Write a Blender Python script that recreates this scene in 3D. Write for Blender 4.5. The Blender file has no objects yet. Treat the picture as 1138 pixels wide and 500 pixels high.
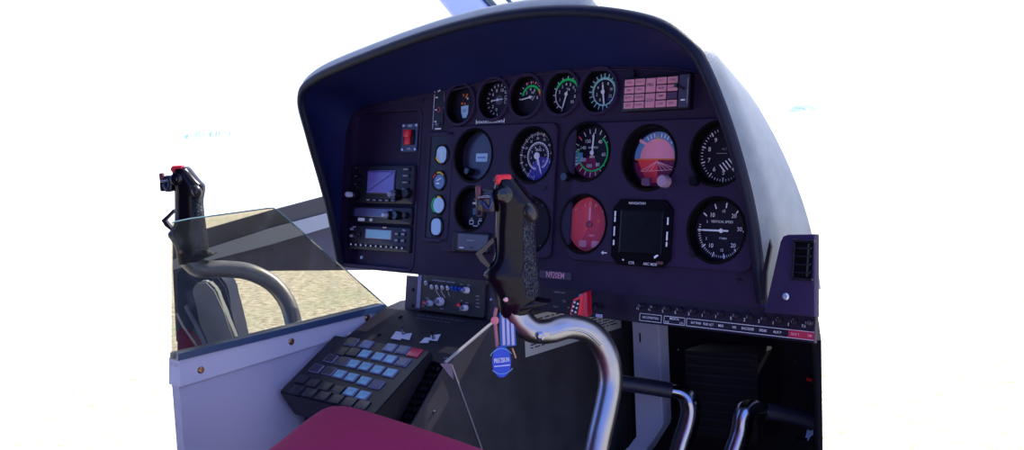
import bpy, bmesh, math, random
from mathutils import Vector, Matrix
random.seed(4)
scene = bpy.context.scene
COL = scene.collection

# ------------------------------------------------------------------ camera / frames
F = 1150.0
W = Matrix(((0.7431679984, 0.0339696798, -0.668242012),
            (0.6676040697, -0.1044988102, 0.7371463931),
            (-0.0447898682, -0.9939446964, -0.1003384681)))
CAM = Vector((0.899333, -1.14504349, 0.15112082))
PV = Vector((0, 0.153067, 0.988216)); PN = Vector((0, -0.988216, 0.153067))
PM = Matrix(((1, 0, 0), (0, PV.y, PN.y), (0, PV.z, PN.z)))          # panel frame: u, v, n

def rdir(x, y): return W @ Vector(((x - 569) / F, (y - 250) / F, 1))
def at(x, y, depth): return CAM + rdir(x, y) * depth
def on(x, y, axis, val):
    r = rdir(x, y); return CAM + r * ((val - CAM[axis]) / r[axis])
def onX(x, y, v): return on(x, y, 0, v)
def onY(x, y, v): return on(x, y, 1, v)
def onZ(x, y, v): return on(x, y, 2, v)
def pan(x, y, d=0.0):
    r = rdir(x, y); t = (d - CAM.dot(PN)) / r.dot(PN); p = CAM + r * t
    return Vector((p.x, p.dot(PV)))
def pw(u, v, d=0.0): return Vector((u, 0, 0)) + PV * v + PN * d     # panel -> world

# ------------------------------------------------------------------ materials
def lin(c):
    return tuple(((x / 255) / 12.92 if x / 255 <= 0.04045 else (((x / 255) + 0.055) / 1.055) ** 2.4) for x in c)
MATS = {}
def mat(name, rgb, rough=0.5, metal=0.0, spec=0.5, noise=0.0, nscale=40, bump=0.0, bscale=200, emit=None, coat=0.0):
    if name in MATS: return MATS[name]
    m = bpy.data.materials.new(name); m.use_nodes = True
    nt = m.node_tree; b = nt.nodes['Principled BSDF']
    c = lin(rgb) + (1,)
    b.inputs['Base Color'].default_value = c
    b.inputs['Roughness'].default_value = rough
    b.inputs['Metallic'].default_value = metal
    b.inputs['Specular IOR Level'].default_value = spec
    b.inputs['Coat Weight'].default_value = coat
    b.inputs['Coat Roughness'].default_value = 0.08
    tc = nt.nodes.new('ShaderNodeTexCoord')
    if noise:
        n = nt.nodes.new('ShaderNodeTexNoise'); n.inputs['Scale'].default_value = nscale; n.inputs['Detail'].default_value = 5
        nt.links.new(tc.outputs['Object'], n.inputs['Vector'])
        r = nt.nodes.new('ShaderNodeValToRGB')
        r.color_ramp.elements[0].position = 0.3; r.color_ramp.elements[1].position = 0.7
        r.color_ramp.elements[0].color = tuple(x * (1 - noise) for x in c[:3]) + (1,)
        r.color_ramp.elements[1].color = tuple(min(1, x * (1 + noise)) for x in c[:3]) + (1,)
        nt.links.new(n.outputs['Fac'], r.inputs['Fac']); nt.links.new(r.outputs['Color'], b.inputs['Base Color'])
    if bump:
        n = nt.nodes.new('ShaderNodeTexNoise'); n.inputs['Scale'].default_value = bscale; n.inputs['Detail'].default_value = 3
        nt.links.new(tc.outputs['Object'], n.inputs['Vector'])
        bp = nt.nodes.new('ShaderNodeBump'); bp.inputs['Strength'].default_value = bump; bp.inputs['Distance'].default_value = 0.001
        nt.links.new(n.outputs['Fac'], bp.inputs['Height']); nt.links.new(bp.outputs['Normal'], b.inputs['Normal'])
    if emit:
        b.inputs['Emission Color'].default_value = lin(emit[0]) + (1,); b.inputs['Emission Strength'].default_value = emit[1]
    MATS[name] = m
    return m

PANEL = mat('panel_paint', (42, 28, 57), 0.55, spec=0.17, noise=0.12, nscale=30, bump=0.15, bscale=600)
PLATE = mat('plate_paint', (45, 30, 62), 0.5, spec=0.17, noise=0.1, nscale=30, bump=0.12, bscale=600)
HOOD = mat('hood_leatherette', (20, 22, 44), 0.45, spec=0.16, noise=0.1, nscale=60, bump=0.35, bscale=420)
BLACK = mat('black_plastic', (22, 18, 32), 0.4, spec=0.25)
BLACKG = mat('gloss_black', (14, 12, 22), 0.16, spec=0.5)
CASE = mat('gauge_case_black', (6, 5, 9), 0.6, spec=0.1)
FACE = mat('dial_black', (28, 22, 40), 0.5, spec=0.15)
WHITE = mat('mark_white', (232, 228, 240), 0.6, spec=0.1)
GREYM = mat('mark_grey', (150, 145, 165), 0.6, spec=0.1)
CYAN = mat('mark_pale_cyan', (170, 215, 220), 0.6, spec=0.1)
GREEN = mat('mark_green', (40, 215, 110), 0.6, spec=0.1)
YEL = mat('mark_yellow', (240, 190, 60), 0.6, spec=0.1)
ORA = mat('mark_orange', (235, 120, 60), 0.6, spec=0.1)
RED = mat('mark_red', (245, 70, 84), 0.6, spec=0.1)
PINK = mat('mark_pink', (245, 165, 190), 0.6, spec=0.1)
SKYB = mat('dial_pale_blue', (180, 210, 236), 0.35, spec=0.4)
BLUE = mat('dial_blue', (105, 140, 200), 0.5, spec=0.2)
VIOLET = mat('dial_violet', (78, 66, 170), 0.5, spec=0.2)
MAROON = mat('dial_maroon', (120, 34, 78), 0.5, spec=0.2)
ROSE = mat('dial_rose', (245, 150, 180), 0.5, spec=0.2)
REDREFLECT = mat('dial_red_reflection', (255, 92, 112), 0.5, spec=0.2)  # red reflection in the gauge glass, put into the face colour
REDREFLECTD = mat('dial_dark_red_reflection', (214, 70, 96), 0.5, spec=0.2)
LAMP = mat('lamp_lens_pink', (222, 146, 172), 0.4, spec=0.3)
LAMPOFF = mat('lamp_lens_unlit', (88, 60, 98), 0.4, spec=0.3)
REDPL = mat('red_plastic', (228, 36, 52), 0.35, spec=0.4)
BLUEPL = mat('blue_plastic', (30, 80, 200), 0.35, spec=0.4)
CHROME = mat('brushed_aluminium', (150, 148, 156), 0.33, metal=1.0, noise=0.08, nscale=25)
STEEL = mat('polished_steel', (150, 150, 168), 0.22, metal=1.0)
BRASS = mat('screw_brass', (180, 135, 105), 0.3, metal=1.0)
LILAC = mat('painted_lilac_grey', (190, 180, 204), 0.5, spec=0.3, noise=0.06, nscale=6)
LILACD = mat('painted_rail', (208, 200, 222), 0.45, spec=0.3)
RUBBERSEAL = mat('seal_blue_grey', (70, 105, 150), 0.3, spec=0.6)
SHEET = mat('console_sheet', (68, 64, 70), 0.5, spec=0.35, noise=0.25, nscale=18, bump=0.2, bscale=300)
CONSOLE = mat('console_black', (34, 30, 40), 0.5, spec=0.3, bump=0.15, bscale=300)
EDGE = mat('worn_edge_metal', (205, 200, 205), 0.4, metal=0.6)
PAPER = mat('placard_paper', (205, 203, 203), 0.7, spec=0.1)
INK = mat('placard_ink', (80, 78, 84), 0.7, spec=0.1)
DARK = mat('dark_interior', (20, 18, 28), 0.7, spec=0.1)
NAVY = mat('navy_vinyl', (40, 52, 92), 0.4, spec=0.4, noise=0.2, nscale=20)
SCREENL = mat('screen_lilac', (112, 98, 178), 0.2, spec=0.5)
LCD = mat('lcd_teal', (142, 188, 200), 0.3, spec=0.4)
LABELW = mat('label_plate_white', (215, 212, 228), 0.5, spec=0.2)
KEYBLUE = mat('key_sheen_and_tag_blue', (112, 170, 205), 0.25, spec=0.5, noise=0.25, nscale=90)  # on the keys this blue is sky reflection put into the colour
KEYMID = mat('key_lens_slate', (92, 116, 158), 0.3, spec=0.5, noise=0.25, nscale=90)
KEYDARK = mat('key_lens_dark', (36, 36, 60), 0.3, spec=0.5)
KEYRED = mat('key_lens_red', (205, 52, 84), 0.3, spec=0.4)
KEYRIM = mat('key_rim', (120, 118, 150), 0.4, spec=0.3)
PALE = mat('pale_grey_vinyl', (165, 172, 182), 0.5, spec=0.3, noise=0.1, nscale=10)

def seat_material():
    m = bpy.data.materials.new('maroon_seat_cloth'); m.use_nodes = True; nt = m.node_tree; b = nt.nodes['Principled BSDF']
    tc = nt.nodes.new('ShaderNodeTexCoord'); w = nt.nodes.new('ShaderNodeTexWave'); w.inputs['Scale'].default_value = 160; w.inputs['Distortion'].default_value = 2
    nt.links.new(tc.outputs['Object'], w.inputs['Vector'])
    r = nt.nodes.new('ShaderNodeValToRGB'); r.color_ramp.elements[0].color = lin((132, 2, 66)) + (1,); r.color_ramp.elements[1].color = lin((156, 6, 80)) + (1,)
    nt.links.new(w.outputs['Fac'], r.inputs['Fac']); nt.links.new(r.outputs['Color'], b.inputs['Base Color'])
    b.inputs['Roughness'].default_value = 0.9; b.inputs['Sheen Weight'].default_value = 0.05; b.inputs['Specular IOR Level'].default_value = 0.1
    return m
SEATM = seat_material()

def rubber_material():
    m = bpy.data.materials.new('pebbled_black_rubber'); m.use_nodes = True; nt = m.node_tree; b = nt.nodes['Principled BSDF']
    b.inputs['Base Color'].default_value = lin((22, 26, 44)) + (1,); b.inputs['Roughness'].default_value = 0.25; b.inputs['Specular IOR Level'].default_value = 0.45
    tc = nt.nodes.new('ShaderNodeTexCoord'); v = nt.nodes.new('ShaderNodeTexVoronoi'); v.feature = 'DISTANCE_TO_EDGE'; v.inputs['Scale'].default_value = 330
    nt.links.new(tc.outputs['Object'], v.inputs['Vector'])
    bp = nt.nodes.new('ShaderNodeBump'); bp.inputs['Strength'].default_value = 1.0; bp.inputs['Distance'].default_value = 0.0025
    nt.links.new(v.outputs['Distance'], bp.inputs['Height']); nt.links.new(bp.outputs['Normal'], b.inputs['Normal'])
    return m
RUBBER = rubber_material()

def glass_material(name, tint, gloss, haze, hazecol):
    m = bpy.data.materials.new(name); m.use_nodes = True; nt = m.node_tree; nt.nodes.clear()
    out = nt.nodes.new('ShaderNodeOutputMaterial')
    tr = nt.nodes.new('ShaderNodeBsdfTransparent'); tr.inputs['Color'].default_value = tint + (1,)
    gl = nt.nodes.new('ShaderNodeBsdfGlossy'); gl.inputs['Roughness'].default_value = 0.02
    df = nt.nodes.new('ShaderNodeBsdfDiffuse'); df.inputs['Color'].default_value = hazecol + (1,)
    m1 = nt.nodes.new('ShaderNodeMixShader'); m2 = nt.nodes.new('ShaderNodeMixShader')
    lw = nt.nodes.new('ShaderNodeLayerWeight'); lw.inputs['Blend'].default_value = gloss
    tc = nt.nodes.new('ShaderNodeTexCoord'); n = nt.nodes.new('ShaderNodeTexNoise'); n.inputs['Scale'].default_value = 35; n.inputs['Detail'].default_value = 6
    rp = nt.nodes.new('ShaderNodeMapRange'); rp.inputs['From Min'].default_value = 0.45; rp.inputs['From Max'].default_value = 0.8
    rp.inputs['To Min'].default_value = haze * 0.5; rp.inputs['To Max'].default_value = haze * 2.5
    nt.links.new(tc.outputs['Object'], n.inputs['Vector']); nt.links.new(n.outputs['Fac'], rp.inputs['Value'])
    nt.links.new(rp.outputs['Result'], m1.inputs['Fac']); nt.links.new(tr.outputs[0], m1.inputs[1]); nt.links.new(df.outputs[0], m1.inputs[2])
    nt.links.new(lw.outputs['Fresnel'], m2.inputs['Fac']); nt.links.new(m1.outputs[0], m2.inputs[1]); nt.links.new(gl.outputs[0], m2.inputs[2])
    nt.links.new(m2.outputs[0], out.inputs['Surface'])
    return m
PLEXI = glass_material('smoked_acrylic', (0.70, 0.67, 0.58), 0.1, 0.05, (0.5, 0.55, 0.62))

# ------------------------------------------------------------------ object helpers
def link(name, me, parent=None, loc=(0, 0, 0), rot=None, smooth=None):
    o = bpy.data.objects.new(name, me); COL.objects.link(o)
    if parent: o.parent = parent
    o.location = loc
    if rot is not None: o.rotation_euler = rot if not isinstance(rot, Matrix) else rot.to_euler()
    return o
def finish(bm, mats, smooth=False):
    me = bpy.data.meshes.new('m'); bmesh.ops.recalc_face_normals(bm, faces=bm.faces); bm.to_mesh(me); bm.free()
    for m in (mats if isinstance(mats, (list, tuple)) else [mats]): me.materials.append(m)
    if smooth:
        for p in me.polygons: p.use_smooth = True
        try: me.set_sharp_from_angle(angle=math.radians(smooth if smooth > 1 else 40))
        except Exception: pass
    return me
def obj(name, bm, m, parent=None, loc=(0, 0, 0), rot=None, smooth=False):
    me = finish(bm, m, smooth); me.name = name
    return link(name, me, parent, loc, rot)
def tag(o, label=None, cat=None, group=None, kind=None):
    if label: o['label'] = label
    if cat: o['category'] = cat
    if group: o['group'] = group
    if kind: o['kind'] = kind
    return o
def thing(name, label, cat, loc=(0, 0, 0), rot=None, group=None, kind=None):
    o = bpy.data.objects.new(name, None); COL.objects.link(o); o.empty_display_size = 0.02
    o.location = loc
    if rot is not None: o.rotation_euler = rot.to_euler() if isinstance(rot, Matrix) else rot
    return tag(o, label, cat, group, kind)
def pthing(name, label, cat, u, v, d=0, group=None):
    return thing(name, label, cat, pw(u, v, d), PM, group)

def V3(p): return Vector(p) if len(p) == 3 else Vector((p[0], p[1], 0))
def box(bm, c, s, bev=0.0, M=None, mi=0):
    r = bmesh.ops.create_cube(bm, size=1.0)
    vs = r['verts']
    for v in vs: v.co = Vector((v.co.x * s[0], v.co.y * s[1], v.co.z * s[2]))
    if bev > 0:
        es = list({e for v in vs for e in v.link_edges})
        rb = bmesh.ops.bevel(bm, geom=es, offset=min(bev, min(s) * 0.45), segments=2, profile=0.5, affect='EDGES')
        vs = list({v for f in rb['faces'] for v in f.verts} | {v for v in vs if v.is_valid})
    fs = {f for v in vs for f in v.link_faces}
    for v in vs:
        if M is not None: v.co = M @ v.co
        v.co += Vector(c)
    for f in fs: f.material_index = mi
def prism(bm, pts, z0, z1, mi=0, bev=0.0):
    """extrude polygon in xy from z0 to z1"""
    a = [bm.verts.new((p[0], p[1], z0)) for p in pts]; b = [bm.verts.new((p[0], p[1], z1)) for p in pts]
    n = len(pts); fs = []
    fs.append(bm.faces.new(a[::-1])); fb = bm.faces.new(b); fs.append(fb)
    for i in range(n): fs.append(bm.faces.new((a[i], a[(i + 1) % n], b[(i + 1) % n], b[i])))
    for f in fs: f.material_index = mi
    if bev > 0:
        r = bmesh.ops.bevel(bm, geom=list(fb.edges), offset=bev, segments=2, profile=0.5, affect='EDGES')
        for f in r['faces']: f.material_index = mi
def hull(bm, bottom, top, mi=0):
    a = [bm.verts.new(p) for p in bottom]; b = [bm.verts.new(p) for p in top]; n = len(a)
    fs = [bm.faces.new(a[::-1]), bm.faces.new(b)] + [bm.faces.new((a[i], a[(i + 1) % n], b[(i + 1) % n], b[i])) for i in range(n)]
    for f in fs: f.material_index = mi
def circ(r, n=32, cx=0, cy=0, sx=1, sy=1): return [(cx + sx * r * math.cos(2 * math.pi * i / n), cy + sy * r * math.sin(2 * math.pi * i / n)) for i in range(n)]
def rrect(w, h, r, n=5, cx=0, cy=0):
    pts = []
    for (sx, sy, a0) in ((1, 1, 0), (-1, 1, 90), (-1, -1, 180), (1, -1, 270)):
        for k in range(n + 1):
            a = math.radians(a0 + 90 * k / n)
            pts.append((cx + sx * (w / 2 - r) + r * math.cos(a), cy + sy * (h / 2 - r) + r * math.sin(a)))
    return pts
def lathe(bm, prof, n=32, M=None, c=(0, 0, 0), mi=0, caps=True):
    """profile of (r, z) around local z"""
    rings = []
    for (r, z) in prof:
        ring = []
        for i in range(n):
            a = 2 * math.pi * i / n; p = Vector((r * math.cos(a), r * math.sin(a), z))
            if M is not None: p = M @ p
            ring.append(bm.verts.new(p + Vector(c)))
        rings.append(ring)
    for k in range(len(rings) - 1):
        for i in range(n):
            f = bm.faces.new((rings[k][i], rings[k][(i + 1) % n], rings[k + 1][(i + 1) % n], rings[k + 1][i])); f.material_index = mi
    if caps:
        for ring in (rings[0][::-1], rings[-1]):
            f = bm.faces.new(ring); f.material_index = mi
def catmull(pts, per=8, closed=False):
    pts = [Vector(p) for p in pts]; out = []; n = len(pts)
    for i in range(n if closed else n - 1):
        p1, p2 = pts[i], pts[(i + 1) % n]
        p0 = pts[i - 1] if (i > 0 or closed) else p1 * 2 - p2
        p3 = pts[(i + 2) % n] if (i + 2 < n or closed) else p2 * 2 - p1
        for k in range(per):
            t = k / per
            out.append(0.5 * ((2 * p1) + (p2 - p0) * t + (2 * p0 - 5 * p1 + 4 * p2 - p3) * t * t + (3 * p1 - p0 - 3 * p2 + p3) * t ** 3))
    if not closed: out.append(pts[-1])
    return out
def tube(bm, path, rad, n=16, mi=0, caps=True):
    path = [Vector(p) for p in path]
    rads = rad if isinstance(rad, (list, tuple)) else [rad] * len(path)
    t0 = (path[1] - path[0]).normalized()
    a = t0.orthogonal().normalized(); rings = []
    for i, p in enumerate(path):
        t = (path[min(i + 1, len(path) - 1)] - path[max(i - 1, 0)]).normalized()
        a = (a - t * a.dot(t)).normalized(); b = t.cross(a)
        rings.append([bm.verts.new(p + (a * math.cos(2 * math.pi * k / n) + b * math.sin(2 * math.pi * k / n)) * rads[i]) for k in range(n)])
    for k in range(len(rings) - 1):
        for i in range(n):
            f = bm.faces.new((rings[k][i], rings[k][(i + 1) % n], rings[k + 1][(i + 1) % n], rings[k + 1][i])); f.material_index = mi
    if caps:
        for r in (rings[0][::-1], rings[-1]):
            f = bm.faces.new(r); f.material_index = mi
def loft(bm, rings, closed=True, mi=0, capA=False, capB=False):
    vr = [[bm.verts.new(p) for p in r] for r in rings]; n = len(vr[0])
    for k in range(len(vr) - 1):
        for i in range(n if closed else n - 1):
            f = bm.faces.new((vr[k][i], vr[k][(i + 1) % n], vr[k + 1][(i + 1) % n], vr[k + 1][i])); f.material_index = mi
    if capA: bm.faces.new(vr[0][::-1]).material_index = mi
    if capB: bm.faces.new(vr[-1]).material_index = mi
    return vr
def plate_mesh(outer, holes, d0, d1, bev=0.0008, m=None):
    """flat plate with holes, in xy, from z=d0 to z=d1"""
    cu = bpy.data.curves.new('c', 'CURVE'); cu.dimensions = '2D'; cu.fill_mode = 'BOTH'
    cu.extrude = max(0.00005, (d1 - d0) / 2 - bev); cu.bevel_depth = bev; cu.bevel_resolution = 2; cu.offset = -bev
    for poly in [outer] + holes:
        s = cu.splines.new('POLY'); s.points.add(len(poly) - 1); s.use_cyclic_u = True
        for q, p in zip(s.points, poly): q.co = (p[0], p[1], 0, 1)
    o = bpy.data.objects.new('tmp', cu); COL.objects.link(o)
    dg = bpy.context.evaluated_depsgraph_get(); me = bpy.data.meshes.new_from_object(o.evaluated_get(dg))
    bpy.data.objects.remove(o); bpy.data.curves.remove(cu)
    me.transform(Matrix.Translation((0, 0, (d0 + d1) / 2)))
    me.materials.clear()
    if m: me.materials.append(m)
    return me
_tc = {}
def text_mesh(s):
    if s not in _tc:
        cu = bpy.data.curves.new('t', 'FONT'); cu.body = s; cu.align_x = 'CENTER'; cu.align_y = 'CENTER'; cu.size = 1.0; cu.resolution_u = 3; cu.offset = 0.004
        o = bpy.data.objects.new('tmp', cu); COL.objects.link(o)
        dg = bpy.context.evaluated_depsgraph_get(); me = bpy.data.meshes.new_from_object(o.evaluated_get(dg))
        bpy.data.objects.remove(o); bpy.data.curves.remove(cu); _tc[s] = me
    return _tc[s]

class Marks:
    """flat printed markings, each a thin polygon with its own paint"""
    def __init__(s, z=0.0): s.bm = bmesh.new(); s.mats = []; s.z = z
    def mi(s, m):
        if m not in s.mats: s.mats.append(m)
        return s.mats.index(m)
    def poly(s, pts, m, dz=0.0):
        f = s.bm.faces.new([s.bm.verts.new((p[0], p[1], s.z + dz)) for p in pts]); f.material_index = s.mi(m)
    def rect(s, x, y, w, h, m, a=0, dz=0.0):
        c, n = math.cos(a), math.sin(a)
        s.poly([(x + dx * c - dy * n, y + dx * n + dy * c) for dx, dy in ((-w / 2, -h / 2), (w / 2, -h / 2), (w / 2, h / 2), (-w / 2, h / 2))], m, dz)
    def line(s, x0, y0, x1, y1, w, m, dz=0.0):
        d = Vector((x1 - x0, y1 - y0)); l = d.length; n = Vector((-d.y, d.x)) / l * w / 2
        s.poly([(x0 + n.x, y0 + n.y), (x0 - n.x, y0 - n.y), (x1 - n.x, y1 - n.y), (x1 + n.x, y1 + n.y)], m, dz)
    def frame(s, x, y, w, h, t, m):
        for a in ((x - w / 2, y - h / 2, x + w / 2, y - h / 2), (x - w / 2, y + h / 2, x + w / 2, y + h / 2), (x - w / 2, y - h / 2, x - w / 2, y + h / 2), (x + w / 2, y - h / 2, x + w / 2, y + h / 2)): s.line(*a, t, m)
    def tick(s, a, r0, r1, w, m, dz=0.0):
        a = math.radians(a); s.line(r0 * math.sin(a), r0 * math.cos(a), r1 * math.sin(a), r1 * math.cos(a), w, m, dz)
    def ticks(s, a0, a1, n, r0, r1, w, m):
        for i in range(n): s.tick(a0 + (a1 - a0) * i / max(1, n - 1), r0, r1, w, m)
    def arc(s, a0, a1, r0, r1, m, dz=0.0):
        k = max(3, int(abs(a1 - a0) / 6))
        P = lambda r, a: (r * math.sin(math.radians(a)), r * math.cos(math.radians(a)))
        for i in range(k):
            b0 = a0 + (a1 - a0) * i / k; b1 = a0 + (a1 - a0) * (i + 1) / k
            if r0 < 1e-6: s.poly([(0, 0), P(r1, b0), P(r1, b1)], m, dz)
            else: s.poly([P(r0, b0), P(r1, b0), P(r1, b1), P(r0, b1)], m, dz)
    def disc(s, x, y, r, m, dz=0.0, n=24): s.poly(circ(r, n, x, y), m, dz)
    def text(s, t, x, y, size, m, rot=0, dz=0.0, sx=1.0):
        me = text_mesh(t); b2 = bmesh.new(); b2.from_mesh(me)
        i = s.mi(m); c, n = math.cos(rot), math.sin(rot); mp = {}
        for v in b2.verts:
            X, Y = v.co.x * size * sx, v.co.y * size
            mp[v] = s.bm.verts.new((x + X * c - Y * n, y + X * n + Y * c, s.z + dz))
        for f in b2.faces:
            try: s.bm.faces.new([mp[v] for v in f.verts]).material_index = i
            except ValueError: pass
        b2.free()
    def build(s, name, parent, loc=(0, 0, 0), rot=None):
        me = bpy.data.meshes.new(name); s.bm.to_mesh(me); s.bm.free()
        # markings read from the front
        for m in s.mats: me.materials.append(m)
        return link(name, me, parent, loc, rot)

def screw(parent, x, y, z, r=0.003, m=STEEL, name='screw', rot=None):
    bm = bmesh.new(); lathe(bm, [(r, 0), (r, r * 0.3), (r * 0.7, r * 0.6), (r * 0.25, r * 0.62)], 14); box(bm, (0, 0, r * 0.62), (r * 1.3, r * 0.2, r * 0.1))
    return obj(name, bm, m, parent, (x, y, z), rot, smooth=True)
def knob(parent, x, y, z, r, h, m=BLACK, name='knob', ridged=True, inner=None):
    bm = bmesh.new(); n = 28
    lathe(bm, [(r, 0), (r, h * 0.75), (r * 0.86, h), (r * 0.2, h)], n)
    if ridged:
        for v in bm.verts:
            q = Vector((v.co.x, v.co.y)); 
            if q.length > r * 0.95:
                i = round(math.atan2(q.y, q.x) / (2 * math.pi) * n)
                if i % 2: v.co.x *= 0.93; v.co.y *= 0.93
    o = obj(name, bm, m, parent, (x, y, z), smooth=30)
    if inner:
        bm = bmesh.new(); lathe(bm, [(r * 0.55, 0), (r * 0.55, h * 0.6), (r * 0.4, h * 0.75)], 20)
        obj('knob_cap', bm, inner, o, (0, 0, h), smooth=30)
    return o
def button(parent, x, y, z, w, h, t, m=BLACK, name='button', legend=None, r=None):
    bm = bmesh.new(); prism(bm, rrect(w, h, r if r is not None else min(w, h) * 0.25, 3), 0, t, bev=min(w, h) * 0.08)
    o = obj(name, bm, m, parent, (x, y, z))
    return o

# ------------------------------------------------------------------ world, lights, camera
world = bpy.data.worlds.new('sky'); scene.world = world; world.use_nodes = True
wn = world.node_tree; bg = wn.nodes['Background']
bg.inputs['Strength'].default_value = 1.3
_tc = wn.nodes.new('ShaderNodeTexCoord'); _sx = wn.nodes.new('ShaderNodeSeparateXYZ'); _mr = wn.nodes.new('ShaderNodeMapRange'); _mx = wn.nodes.new('ShaderNodeMixRGB')
_mr.inputs['From Min'].default_value = 0.25; _mr.inputs['From Max'].default_value = -0.55; _mr.interpolation_type = 'SMOOTHSTEP'
_mx.inputs['Color1'].default_value = (0.82, 0.94, 1.35, 1); _mx.inputs['Color2'].default_value = (0.34, 0.62, 1.75, 1)   # white haze towards the sun, blue sky away from it
wn.links.new(_tc.outputs['Generated'], _sx.inputs[0]); wn.links.new(_sx.outputs['Y'], _mr.inputs['Value']); wn.links.new(_mr.outputs['Result'], _mx.inputs['Fac']); wn.links.new(_mx.outputs['Color'], bg.inputs['Color'])
sun = bpy.data.lights.new('sun', 'SUN'); sun.energy = 6.5; sun.angle = 0.01; sun.color = (1.0, 0.96, 0.88)
so = bpy.data.objects.new('sun', sun); COL.objects.link(so)
sd = Vector((-0.12, -0.75, -0.72)).normalized()         # direction the light travels: from ahead and a little right
so.rotation_euler = sd.to_track_quat('-Z', 'Y').to_euler(); so.location = (2, 4, 5)
cam = bpy.data.cameras.new('camera'); co = bpy.data.objects.new('camera', cam); COL.objects.link(co)
cam.sensor_width = 36; cam.lens = 36 * F / 1138; cam.clip_start = 0.02; cam.clip_end = 2000
rx = W @ Vector((1, 0, 0)); uy = W @ Vector((0, -1, 0)); bz = W @ Vector((0, 0, -1))
co.matrix_world = Matrix(((rx.x, uy.x, bz.x, CAM.x), (rx.y, uy.y, bz.y, CAM.y), (rx.z, uy.z, bz.z, CAM.z), (0, 0, 0, 1)))
scene.camera = co
scene.view_settings.view_transform = 'Standard'; scene.view_settings.look = 'None'
scene.view_settings.gamma = 1; scene.view_settings.use_curve_mapping = False; scene.view_settings.exposure = 0

# ------------------------------------------------------------------ setting
def ground_material():
    m = bpy.data.materials.new('dry_grass'); m.use_nodes = True; nt = m.node_tree; b = nt.nodes['Principled BSDF']
    tc = nt.nodes.new('ShaderNodeTexCoord')
    n = nt.nodes.new('ShaderNodeTexNoise'); n.inputs['Scale'].default_value = 14; n.inputs['Detail'].default_value = 8; n.inputs['Roughness'].default_value = 0.7
    n2 = nt.nodes.new('ShaderNodeTexNoise'); n2.inputs['Scale'].default_value = 1.2; n2.inputs['Detail'].default_value = 3
    nt.links.new(tc.outputs['Object'], n.inputs['Vector']); nt.links.new(tc.outputs['Object'], n2.inputs['Vector'])
    r = nt.nodes.new('ShaderNodeValToRGB'); e = r.color_ramp.elements
    e[0].position = 0.38; e[0].color = (0.46, 0.38, 0.22, 1); e[1].position = 0.62; e[1].color = (1.0, 0.93, 0.72, 1)
    nt.links.new(n.outputs['Fac'], r.inputs['Fac'])
    mx = nt.nodes.new('ShaderNodeMixRGB'); mx.inputs['Color2'].default_value = (0.50, 0.56, 0.34, 1)
    r2 = nt.nodes.new('ShaderNodeMapRange'); r2.inputs['From Min'].default_value = 0.5; r2.inputs['From Max'].default_value = 0.75; r2.inputs['To Max'].default_value = 0.55
    nt.links.new(n2.outputs['Fac'], r2.inputs['Value']); nt.links.new(r2.outputs['Result'], mx.inputs['Fac'])
    nt.links.new(r.outputs['Color'], mx.inputs['Color1']); nt.links.new(mx.outputs['Color'], b.inputs['Base Color'])
    b.inputs['Roughness'].default_value = 0.95; b.inputs['Specular IOR Level'].default_value = 0.05
    return m
GZ = -1.5
bm = bmesh.new(); bmesh.ops.create_grid(bm, x_segments=2, y_segments=2, size=900)
tag(obj('ground', bm, ground_material(), loc=(0, 0, GZ)), kind='structure')
bm = bmesh.new(); box(bm, (0, 0, 0), (18, 700, 0.04))
tag(obj('apron', bm, mat('pale_concrete', (236, 234, 228), 0.9, spec=0.1, noise=0.05, nscale=2), loc=(-42, 60, GZ + 0.02), rot=(0, 0, 0.3)), 'pale concrete apron strip across the dry grass', 'apron', kind='structure')

def treeline(name, a, b, h, label):
    bm = bmesh.new(); n = 60; a = Vector(a); b = Vector(b); w = (b - a).normalized().cross(Vector((0, 0, 1))) * 12
    rings = []
    for i in range(n + 1):
        p = a.lerp(b, i / n); k = h * (0.55 + 0.45 * random.random()) * min(1, 4 * (0.5 - abs(i / n - 0.5)))
        rings.append([p - w, p - w * 0.7 + Vector((0, 0, k * 0.8)), p + Vector((0, 0, k)), p + w * 0.7 + Vector((0, 0, k * 0.7)), p + w])
    loft(bm, rings, closed=False)
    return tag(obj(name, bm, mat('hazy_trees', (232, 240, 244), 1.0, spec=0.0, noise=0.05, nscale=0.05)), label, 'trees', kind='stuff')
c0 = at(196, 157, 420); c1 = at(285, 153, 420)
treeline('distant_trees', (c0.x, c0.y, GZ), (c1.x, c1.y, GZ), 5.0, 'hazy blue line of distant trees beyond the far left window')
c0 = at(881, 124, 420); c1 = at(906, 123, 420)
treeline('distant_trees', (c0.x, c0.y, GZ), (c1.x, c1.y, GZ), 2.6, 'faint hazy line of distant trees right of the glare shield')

# cabin shell behind and above the viewer, floor and footwell
HEAD = mat('headliner_grey', (70, 66, 84), 0.9, spec=0.1)
bm = bmesh.new(); box(bm, (-0.22, -0.95, 0.68), (1.7, 1.2, 0.04), 0.015)
tag(obj('ceiling', bm, HEAD), kind='structure')
bm = bmesh.new(); box(bm, (-0.40, -1.50, -0.05), (1.34, 0.05, 1.46), 0.015)
tag(obj('wall_rear', bm, HEAD), kind='structure')
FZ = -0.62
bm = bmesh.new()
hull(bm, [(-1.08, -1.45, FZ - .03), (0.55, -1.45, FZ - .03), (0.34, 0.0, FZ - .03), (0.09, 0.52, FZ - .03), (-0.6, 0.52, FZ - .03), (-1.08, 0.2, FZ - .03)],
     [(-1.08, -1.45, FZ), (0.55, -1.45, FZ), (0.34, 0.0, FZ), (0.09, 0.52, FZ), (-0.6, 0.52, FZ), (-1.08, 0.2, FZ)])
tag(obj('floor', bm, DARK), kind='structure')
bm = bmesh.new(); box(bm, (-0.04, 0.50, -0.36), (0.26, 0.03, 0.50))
tag(obj('wall_front', bm, DARK), kind='structure')
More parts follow.
